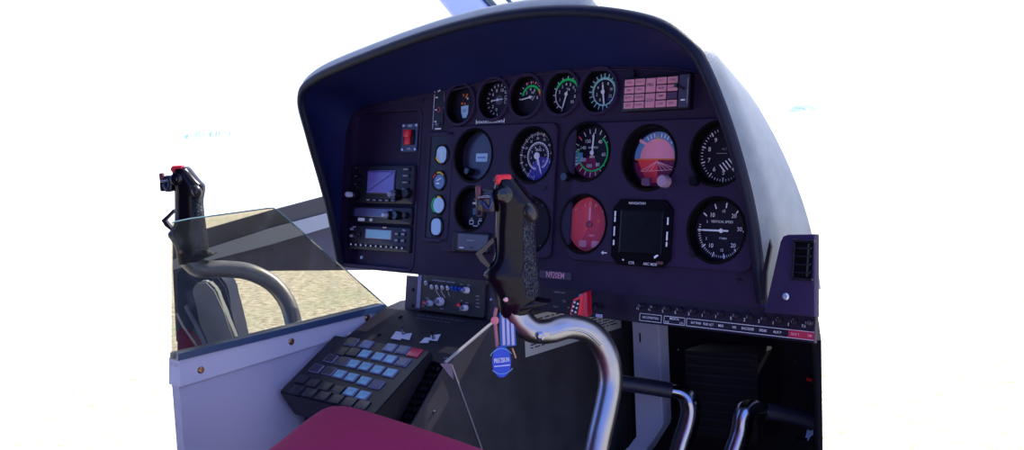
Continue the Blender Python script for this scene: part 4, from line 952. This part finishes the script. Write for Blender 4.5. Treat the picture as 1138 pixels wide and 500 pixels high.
# ------------------------------------------------------------------ annunciator key box on the console
XB0 = XP + 0.016
Bk = onX(372, 372, XB0); Fr = onX(310, 435, XB0)
td2 = (Vector((0, Fr.y, Fr.z)) - Vector((0, Bk.y, Bk.z))); Ls = td2.length; td2.normalize(); n2 = Vector((1, 0, 0)).cross(td2); n2 = n2 if n2.z > 0 else -n2
KM = Matrix(((1, -td2.x, n2.x), (0, -td2.y, n2.y), (0, -td2.z, n2.z)))
Ck = onplane(478, 391, Vector(Bk), n2); wB = Ck.x - Bk.x
print('keybox w', wB, 'len', Ls, 'dist', [(Vector((0,q.y,q.z))-Vector((0,Bk.y,Bk.z))).dot(n2) for q in (P_back,P_mid,P_low)], Bk, Fr, td2)
kb = thing('key_box', 'black slanted box of square keys with painted blue sky reflection beside the partition', 'keypad', Bk, KM)
TH = 0.055
bm = bmesh.new(); hull(bm, [(0, -Ls, -.05), (wB, -Ls, -.05), (wB, 0, -.012), (0, 0, -.012)], [(0, -Ls, 0), (wB, -Ls, 0), (wB, 0, 0), (0, 0, 0)]); bmesh.ops.bevel(bm, geom=list(bm.edges), offset=0.002, segments=2, affect='EDGES'); obj('housing', bm, mat('key_box_black', (28, 26, 36), 0.42, spec=0.4, bump=0.1, bscale=250), kb)
# grid of keys measured in the slanted plane
def kuv(x, y):
    p = KM.inverted() @ (onplane(x, y, Vector(Bk), n2) - Vector(Bk)); return p.x, p.y
keys = {}
rowsdef = ['dbdmkr', '--bbmm', 'ddbbbm', 'ddbbb-', '--bb--', '------']
layout = [  # px, py, kind
 (394, 378, 'd'), (410, 381, 'm'), (434, 387, 'm'), (448, 389.5, 'k'), (462, 391.5, 'r'),
 (406, 394, 'b'), (421, 397, 'b'), (434, 400, 'b'), (448, 403, 'k'),
 (368, 399, 'd'), (381, 402, 'd'), (393, 405, 'b'), (406.5, 408, 'b'), (420, 411.5, 'b'), (434, 415, 'b'),
 (352, 410, 'd'), (366, 413, 'd'), (378, 416.5, 'b'), (391, 420, 'b'), (405, 424, 'b'), (419, 428, 'k'),
 (336, 422, 'n'), (348, 426, 'n'), (362, 430, 'n'), (375, 434, 'n'), (390, 436, 'b'), (404, 440, 'b'),
 (330, 434, 'n'), (344, 438, 'n'), (358, 442, 'n'), (372, 446, 'n'), (386, 450, 'n'), (400, 454, 'n'), (380, 391, 'n'), (393, 392, 'n')]
KMAT = {'d': KEYDARK, 'm': KEYMID, 'b': KEYBLUE, 'r': KEYRED, 'k': mat('key_lens_navy', (48, 58, 104), 0.3), 'n': mat('key_lens_black', (30, 30, 48), 0.3)}
kw, kh = wB / 9.4, Ls / 8.0
for (x, y, k) in layout:
    X_, Y_ = kuv(x, y); 
    if X_ < kw * .55 or X_ > wB - kw * .5 or Y_ > -kh * .5 or Y_ < -Ls + kh * .5: X_ = min(max(X_, kw * .6), wB - kw * .6); Y_ = min(max(Y_, -Ls + kh * .6), -kh * .6)
    bm = bmesh.new(); prism(bm, rrect(kw, kh, .001, 2), 0, 0.0022, bev=0.0005)
    o = obj('key', bm, KEYRIM if k in 'dmbk' else KMAT[k], kb, (X_, Y_, 0), smooth=30)
    if k in 'dmbk':
        bm = bmesh.new(); prism(bm, rrect(kw * .84, kh * .84, .0008, 2), 0, 0.001, bev=0.0003); obj('key_lens', bm, KMAT[k], o, (0, 0, 0.0018))
    if k == 'r': o['label'] = 'red key'

# row of dark knobs between the key box and the console side
LS0 = P_mid - l_n * CARVE; LS1 = P_low - l_n * CARVE; ld = (LS1 - LS0).normalized(); ln = Vector((1, 0, 0)).cross(ld); ln = ln if ln.z > 0 else -ln
LM = Matrix(((1, -ld.x, ln.x), (0, -ld.y, ln.y), (0, -ld.z, ln.z)))
kr = thing('knob_strip', 'row of small black breaker knobs beside the slanted key box', 'knob strip', LS0, LM)
bm = bmesh.new(); prism(bm, [(-0.034, -0.002), (-0.034, -0.111), (-0.004, -0.111), (-0.004, -0.002)], 0.0, 0.002); obj('base_plate', bm, mat('strip_black2', (20, 18, 28), 0.5), kr)
for r_ in range(9):
    for c_ in range(3): knob(kr, -0.029 + 0.010 * c_ , -0.009 - 0.0115 * r_, 0.002, 0.0038, 0.009, BLACKG if (r_ + c_) % 2 else BLACK, 'breaker_knob', False)

# ------------------------------------------------------------------ seats
def cushion(bm, x0, x1, y0, y1, z0, z1, r):
    box(bm, ((x0 + x1) / 2, (y0 + y1) / 2, (z0 + z1) / 2), (x1 - x0, y1 - y0, z1 - z0), 0)
    bmesh.ops.bevel(bm, geom=list(bm.edges), offset=r, segments=6, profile=0.55, affect='EDGES')
st = thing('pilot_seat', 'maroon cloth seat cushion in the lower foreground', 'seat', (0.09, -0.60, -0.30))
SL = Vector(st.location)
SZ = -0.205
outl = catmull([onZ(x, y, SZ) - SL for x, y in ((286, 502), (308, 485), (336, 463), (358, 449), (376, 446), (400, 450), (466, 470), (532, 492), (596, 519), (636, 577), (596, 697), (420, 757), (290, 687), (240, 587), (258, 532))], 5, True)
cc = sum(outl, Vector()) / len(outl)
rings = []
for (k, dz) in ((1.0, -.085), (1.0, -.03), (0.99, -.016), (0.965, -.006), (0.93, -.001), (0.85, .003), (0.6, .008), (0.3, .010), (0.02, .011)):
    rings.append([cc + (p - cc) * k + Vector((0, 0, dz)) for p in outl])
bm = bmesh.new(); loft(bm, rings, True, 0, True, True)
obj('cushion', bm, SEATM, st, smooth=60)
bm = bmesh.new(); box(bm, (cc.x, cc.y, -0.10), (0.30, 0.34, 0.22), 0.01); obj('seat_base', bm, DARK, st)
bm = bmesh.new(); pts = [cc + (p - cc) * 1.002 + Vector((0, 0, -.05)) for p in outl]; tube(bm, pts, 0.003, 8); obj('piping', bm, mat('maroon_piping', (110, 12, 56), 0.7), st)
# far seat behind the partition
ls = thing('left_seat', 'navy seat with maroon cushion behind the clear pane at far left', 'seat', (-0.80, -0.42, -0.45))
LL = Vector(ls.location)
def sx(px, depth, t, nm, m, parent):
    depth += 0.11
    bm = bmesh.new(); a = [at(x, y, depth) - LL for x, y in px]; k_ = Vector((-0.55, 0.83, 0.0)).normalized() * t; hull(bm, a, [p + k_ for p in a])
    bmesh.ops.bevel(bm, geom=[e for e in bm.edges], offset=0.004, segments=2, affect='EDGES'); return obj(nm, bm, m, parent, smooth=40)
sx([(196, 300), (215, 295), (238, 300), (252, 318), (256, 340), (262, 365), (270, 392), (196, 412)], 1.80, 0.05, 'seat_shell', NAVY, ls)
sx([(212, 322), (220, 313), (230, 312), (240, 322), (248, 345), (262, 378), (258, 392), (236, 396), (222, 360)], 1.775, 0.02, 'pale_panel', PALE, ls)
sx([(196, 366), (206, 370), (222, 388), (224, 404), (196, 412)], 1.76, 0.03, 'cushion', SEATM, ls)
bm = bmesh.new(); tube(bm, [at(x, y, 1.875) - LL for x, y in ((196, 348), (203, 362), (217, 382), (228, 398))], 0.0022, 8); obj('trim_cord', bm, LABELW, ls)
bm = bmesh.new(); tube(bm, [at(x, y, 1.875) - LL for x, y in ((206, 340), (218, 362), (234, 396))], 0.0035, 8); obj('trim_cord', bm, mat('trim_slate', (110, 122, 160), 0.4), ls)

# ------------------------------------------------------------------ cyclic control sticks
GR = W @ Vector((1, 0, 0)); GR.z = 0; GR.normalize(); GF = Vector((-GR.y, GR.x, 0))          # right / away from the viewer
ZD = 1.25; SC = ZD / F
org = at(572, 348, ZD)
GM = Matrix(((GR.x, GF.x, 0), (GR.y, GF.y, 0), (0, 0, 1)))
def gl_(x, y, dy=0.0):      # a spot on the grip: across, away, up
    return Vector(((x - 572) * SC, dy, (348 - y) * SC))
def make_stick(org=org, path=None, label='pistol grip control stick in the foreground on a curved aluminium tube', tube_mat=None):
    t = thing('control_stick', label, 'control stick', org, GM, group='control sticks')
    # body sections: y, left x, right x, half depth (m), exponent
    sec = [(350, 553, 586, .017), (345, 552.5, 592, .0185), (336, 552, 598, .0205), (326, 551, 600, .021), (314, 546, 600.5, .021), (306, 540.5, 600, .021), (300, 540.5, 599.5, .0205), (294, 546, 599, .020),
           (285, 551.5, 598.5, .0195), (272, 553.5, 598, .019), (256, 554.5, 598, .019), (244, 555.5, 599.5, .0195), (234, 556, 603, .021), (226, 556, 602.5, .022), (218, 556, 596, .022), (210, 555, 590, .0215), (203, 556, 585, .021), (198, 557, 581, .0195), (196.5, 560, 578, .016)]
    n = 40
    def ring(y, xl, xr, b, a0=0, a1=360, off=0.0, cnt=n, closed=True):
        c = gl_((xl + xr) / 2, y); hw = (xr - xl) / 2 * SC; out = []
        for i in range(cnt):
            a = math.radians(a0 + (a1 - a0) * i / (cnt if closed else cnt - 1)); ca, sa = math.cos(a), math.sin(a)
            e = 0.78
            x = (abs(ca) ** e) * (1 if ca >= 0 else -1); yy = (abs(sa) ** e) * (1 if sa >= 0 else -1)
            out.append(Vector((c.x + x * (hw + off), yy * (b + off), c.z)))
        return out
    dense = catmull([Vector(s + ()) if False else Vector((s[0], s[1], s[2])) for s in sec], 4)
    dep = [];
    for i in range(len(sec) - 1):
        for k in range(4): dep.append(sec[i][3] + (sec[i + 1][3] - sec[i][3]) * k / 4)
    dep.append(sec[-1][3])
    bm = bmesh.new(); loft(bm, [ring(d.x, d.y, d.z, b) for d, b in zip(dense, dep)], True, 0, True, True)
    obj('grip_body', bm, mat('grip_gloss_black', (16, 9, 22), 0.2, spec=0.2), t, smooth=70)
    bm = bmesh.new()        # pebbled rubber panel wrapping the near right side
    rs = [(d, b) for d, b in zip(dense, dep) if 238 <= d.x <= 329]
    rr = [ring(d.x, d.y, d.z, b, -72, 10, 0.0009, 14, False) for d, b in rs]
    loft(bm, rr, False); obj('rubber_panel', bm, RUBBER, t, smooth=70)
    # palm shelf flaring out at the bottom
    bm = bmesh.new(); secs = []
    for (x, y, th, wd) in ((578, 340, .010, .020), (590, 337, .009, .021), (600, 336.5, .006, .019), (607, 336.5, .0035, .015), (613, 335.5, .0016, .008)):
        c = gl_(x, y); secs.append([Vector((c.x, wd * math.cos(q), c.z + th * math.sin(q))) for q in [2 * math.pi * i / 20 for i in range(20)]])
    loft(bm, secs, True, 0, True, True); obj('palm_shelf', bm, mat('grip_gloss_black', (20, 16, 28), 0.22), t, smooth=60)
    # trigger, a bent blade at the left
    bm = bmesh.new(); tp = [(552, 262), (543, 270), (532, 279), (537, 288), (546, 296), (550, 296), (543, 286), (539, 279.5), (546, 273), (553, 267)]
    hull(bm, [gl_(x, y, -.006) for x, y in tp], [gl_(x, y, .006) for x, y in tp]); obj('trigger', bm, mat('trigger_black', (34, 18, 32), 0.3), t)
    # head: hat collar, red button, side switch cluster, thumb hump
    bm = bmesh.new(); box(bm, gl_(567, 198.5, -.002), (22 * SC, .030, 6 * SC), .002); obj('button_collar', bm, BLACKG, t, smooth=30)
    bm = bmesh.new(); box(bm, gl_(566.5, 198.5, -.010), (18 * SC, .018, 11 * SC), .003); obj('red_button', bm, REDPL, t, smooth=30)
    bm = bmesh.new(); RX = Matrix.Rotation(math.pi / 2, 3, 'X'); lathe(bm, [(.0105, 0), (.0105, .004), (.008, .006), (.0045, .006), (.004, .009), (.002, .0095)], 24, RX, gl_(566, 214, -.0205)); obj('hat_switch', bm, BLACKG, t, smooth=40)
    bm = bmesh.new(); box(bm, gl_(549, 221, -.004), (14 * SC, .022, 26 * SC), .004); box(bm, gl_(540, 225, -.004), (10 * SC, .016, 16 * SC), .003); hs = obj('switch_housing', bm, mat('housing_black', (26, 18, 36), 0.3), t, smooth=40)
    bm = bmesh.new(); box(bm, gl_(538.5, 212, -.006), (6 * SC, .012, 16 * SC), .002); obj('side_button', bm, mat('button_dark_red', (96, 22, 44), 0.35), hs, smooth=40)
    bm = bmesh.new(); tube(bm, [gl_(538.5, 216.5, -.016), gl_(552, 216, -.020)], .0019, 12); obj('silver_lever', bm, STEEL, hs, smooth=40)
    bm = bmesh.new(); tube(bm, catmull([gl_(543, 222, -.018), gl_(549, 229, -.020), gl_(553, 221, -.021), gl_(551, 213, -.019)], 5),   .0018, 10); obj('guard_wire', bm, mat('wire_navy', (24, 40, 96), 0.3), hs, smooth=60)
    bm = bmesh.new(); bmesh.ops.create_uvsphere(bm, u_segments=20, v_segments=12, radius=1.0)
    for v in bm.verts: v.co = gl_(594, 235, -.016) + Matrix.Rotation(-.35, 3, 'Y') @ Vector((v.co.x * .0095, v.co.y * .010, v.co.z * .0125))
    obj('thumb_button', bm, mat('thumb_black', (40, 36, 40), 0.3), t, smooth=80)
    screw(t, *gl_(563, 329, -.0205), .0030, mat('screw_pink', (200, 150, 165), 0.3, metal=0.7), 'screw', (math.pi / 2, 0, 0))
    # curved tube
    bm = bmesh.new(); base_path = [(570, 344, 0), (578, 357, 0), (591, 368, .0), (610, 371, .005), (632, 368, .012), (652, 374, .018), (667, 389, .022), (676, 411, .022), (677, 437, .02), (670, 465, .012), (661, 495, .004), (652, 530, -.004), (640, 575, -.01), (628, 640, -.01)]
    pts = catmull([gl_(x, y, dy) for x, y, dy in base_path] if path is None else [GM.inverted() @ (p - org) for p in path], 6); tube(bm, pts, [.0185 - .0035 * min(1, i / 14) for i in range(len(pts))], 24); tb = obj('curved_tube', bm, tube_mat or CHROME, t, smooth=80)
    if path is not None: return t
    bm = bmesh.new(); pts2 = catmull([gl_(x, y + 1, -.0145 + dy) for x, y, dy in base_path[3:7]], 6); tube(bm, pts2, .0016, 8); obj('weld_rib', bm, STEEL, tb, smooth=80)
    bm = bmesh.new(); lathe(bm, [(.0055, 0), (.0055, .004), (.003, .005), (.0028, .003)], 6, RX, gl_(599, 372, -.014)); obj('clamp_nut', bm, STEEL, tb, smooth=20)
    return t
stick = make_stick(label='black pistol grip control stick in the foreground on a curved aluminium tube')
p2 = [at(x, y, d) for x, y, d in ((211, 288, 1.80), (218, 296, 1.80), (230, 299, 1.80), (250, 299, 1.81), (276, 302, 1.82), (301, 314, 1.83), (318, 334, 1.83), (326, 358, 1.82), (328, 385, 1.80), (327, 420, 1.78), (326, 460, 1.77))]
stick2 = make_stick(at(212, 291, 1.80), p2, 'smaller far control stick with arched tube behind the clear pane at left', mat('tube_dull_grey', (150, 152, 162), 0.4, metal=0.6))

# streamer tag and keys hanging below the grip
tg = thing('blue_tag', 'round blue tag lettered PRECISION hanging from the grip on a striped strap', 'tag', at(558, 350, 1.235))
TL = Vector(tg.location)
def fc(px, d, t, nm, m, parent, tl=TL):
    bm = bmesh.new(); a = [at(x, y, d) - tl for x, y in px]; k_ = Vector((-0.67, 0.74, 0)) * t; hull(bm, a, [p + k_ for p in a]); return obj(nm, bm, m, parent)
fc([(555, 347), (571, 347), (574, 384), (556, 386)], 1.236, .002, 'strap', mat('strap_blue', (34, 88, 158), 0.5), tg)
for x in (557.5, 562.5, 567.5): fc([(x, 350), (x + 3, 350), (x + 4.2, 383), (x + 1.2, 384)], 1.2355, .0006, 'strap_stripe', mat('stripe_mauve', (180, 170, 205), 0.5), tg)
ell = [(557.5 + 10.5 * math.cos(2 * math.pi * i / 36), 402 + 17.5 * math.sin(2 * math.pi * i / 36)) for i in range(36)]
fc(ell, 1.235, .003, 'disc', mat('tag_blue', (24, 66, 190), 0.3, spec=0.5), tg)
mk = Marks(0.0); mk.text('PRECISION', 0, 0.0006, 0.0082, LABELW, sx=0.46); mk.text('PRECISION', 0.0003, 0.0006, 0.0082, LABELW, sx=0.46); mk.rect(0, -.0058, .019, .0012, LABELW)
mk.arc(-60, 60, .0142, .0150, KEYBLUE); mk.arc(130, 230, .0152, .0160, KEYBLUE)
VM = Matrix(((W[0][0], -W[0][1], -W[0][2]), (W[1][0], -W[1][1], -W[1][2]), (W[2][0], -W[2][1], -W[2][2])))
mk.build('lettering', tg, at(557.5, 401, 1.2345) - TL, VM @ Matrix.Rotation(0.10, 3, 'Z'))
bm = bmesh.new(); tube(bm, [at(x, y, 1.233) - TL for x, y in ((569, 387), (571, 392), (573, 398))], .0016, 8); obj('brass_clip', bm, BRASS, tg)
bm = bmesh.new(); tube(bm, catmull([at(x, y, 1.24) - TL for x, y in ((552, 342), (550, 352), (551, 366), (553, 386))], 4), .0022, 8); obj('cord', bm, mat('cord_pink', (176, 110, 120), 0.6), tg)
bm = bmesh.new(); lathe(bm, [(.001, -.002), (.0048, -.0015), (.0048, .0015), (.001, .002)], 18, VM, at(550, 356, 1.232) - TL); obj('seal_disc', bm, mat('seal_pink', (205, 110, 120), 0.5), tg)

# ------------------------------------------------------------------ footwell: pillar, louvred box, pedals
pil = thing('pale_pillar', 'pale lilac upright pillar in the dark footwell', 'pillar', onY(720, 480, 0.22))
bm = bmesh.new(); pa = [onY(x, y, 0.22) - Vector(pil.location) for x, y in ((701, 356), (735, 356), (741, 470), (716, 488), (690, 502), (660, 525), (712, 525), (706, 440))]
pa = [onY(x, y, 0.22) - Vector(pil.location) for x, y in ((701, 350), (731, 350), (736, 472), (718, 500), (690, 530), (650, 560), (640, 545), (700, 498), (709, 486))]
hull(bm, pa, [p + Vector((0, 0.03, 0)) for p in pa]); bmesh.ops.bevel(bm, geom=list(bm.edges), offset=.003, segments=2, affect='EDGES'); obj('upright', bm, mat('pillar_lilac', (170, 170, 200), 0.45), pil, smooth=40)
bm = bmesh.new(); tube(bm, [onY(711, 370, .219) - Vector(pil.location), onY(711.5, 380, .219) - Vector(pil.location)], .0012, 6); obj('latch_slot', bm, DARK, pil)
bx = thing('louvred_box', 'dark ribbed equipment box behind the pedals in the footwell', 'equipment box', onY(800, 425, 0.28))
BL = Vector(bx.location)
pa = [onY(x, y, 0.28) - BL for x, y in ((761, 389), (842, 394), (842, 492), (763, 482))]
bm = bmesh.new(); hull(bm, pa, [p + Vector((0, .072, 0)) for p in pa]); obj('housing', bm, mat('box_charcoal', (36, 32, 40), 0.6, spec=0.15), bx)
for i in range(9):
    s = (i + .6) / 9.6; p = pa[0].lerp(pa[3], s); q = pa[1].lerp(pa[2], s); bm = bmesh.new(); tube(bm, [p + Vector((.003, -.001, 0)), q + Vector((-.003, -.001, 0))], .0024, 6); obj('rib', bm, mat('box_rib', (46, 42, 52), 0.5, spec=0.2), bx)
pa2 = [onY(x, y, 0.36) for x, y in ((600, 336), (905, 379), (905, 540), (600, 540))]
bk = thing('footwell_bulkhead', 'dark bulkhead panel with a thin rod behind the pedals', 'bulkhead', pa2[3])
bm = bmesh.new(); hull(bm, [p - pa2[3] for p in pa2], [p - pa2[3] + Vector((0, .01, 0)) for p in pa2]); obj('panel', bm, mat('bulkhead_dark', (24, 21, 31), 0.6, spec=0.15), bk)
bm = bmesh.new(); tube(bm, [onY(x, y, .35) - pa2[3] for x, y in ((861, 396), (863, 448))], .0024, 8); obj('rod', bm, mat('rod_grey', (110, 108, 118), 0.35, metal=0.5), bk)
for x, y in ((754, 389), (853, 429), (885, 402)): p = onY(x, y, .358) - pa2[3]; screw(bk, p.x, p.y, p.z, .002, STEEL, 'screw', (math.pi / 2, 0, 0))
bm = bmesh.new(); tube(bm, [onY(x, y, .345) - pa2[3] for x, y in ((897, 421), (906, 424))], .003, 8); obj('red_wire', bm, REDPL, bk)
def pedal(label, grip, bend, dep):
    t = thing('rudder_pedal', label, 'pedal', at(*bend[-1], dep), group='rudder pedals'); o_ = Vector(t.location)
    bm = bmesh.new(); pts = catmull([at(x, y, dep) - o_ for x, y in bend], 6); tube(bm, pts, [.0085 + .0075 * min(1, i / 13) for i in range(len(pts))], 20); obj('chrome_bar', bm, STEEL, t, smooth=80)
    bm = bmesh.new(); tube(bm, [at(x, y, dep) - o_ for x, y in grip], .0125, 18); obj('rubber_sleeve', bm, mat('sleeve_navy', (32, 32, 58), 0.5), t, smooth=60)
    return t
pedal('chrome pedal bar with dark sleeve at left, in front of the pale pillar', [(672, 423), (702, 427), (722, 430), (746, 434)], [(744, 433.5), (757, 436), (765, 443), (768, 455), (765, 472), (759, 490), (752, 515), (744, 550)], 1.62)
pedal('chrome pedal bar with dark sleeve at right, by the frame edge', [(904, 470), (890, 464), (868, 459), (852, 457)], [(854, 457), (840, 453), (831, 455), (826, 464), (824, 478), (819, 494), (812, 515), (804, 550)], 1.55)
bv = thing('pale_blue_lever', 'small pale blue lever at the bottom right corner of the footwell', 'lever', at(893, 486, 1.62)); o_ = Vector(bv.location)
bm = bmesh.new(); pa = [at(x, y, 1.62) - o_ for x, y in ((898, 474), (903, 474.5), (906, 481), (900, 486), (898, 490), (895, 486))]; hull(bm, pa, [p + Vector((-.003, .01, 0)) for p in pa]); obj('lever_head', bm, mat('lever_pale_blue', (140, 170, 225), 0.4), bv)
bm = bmesh.new(); tube(bm, [at(x, y, 1.622) - o_ for x, y in ((884, 487), (892, 488), (897, 487))], .0026, 8); obj('lever_arm', bm, STEEL, bv)
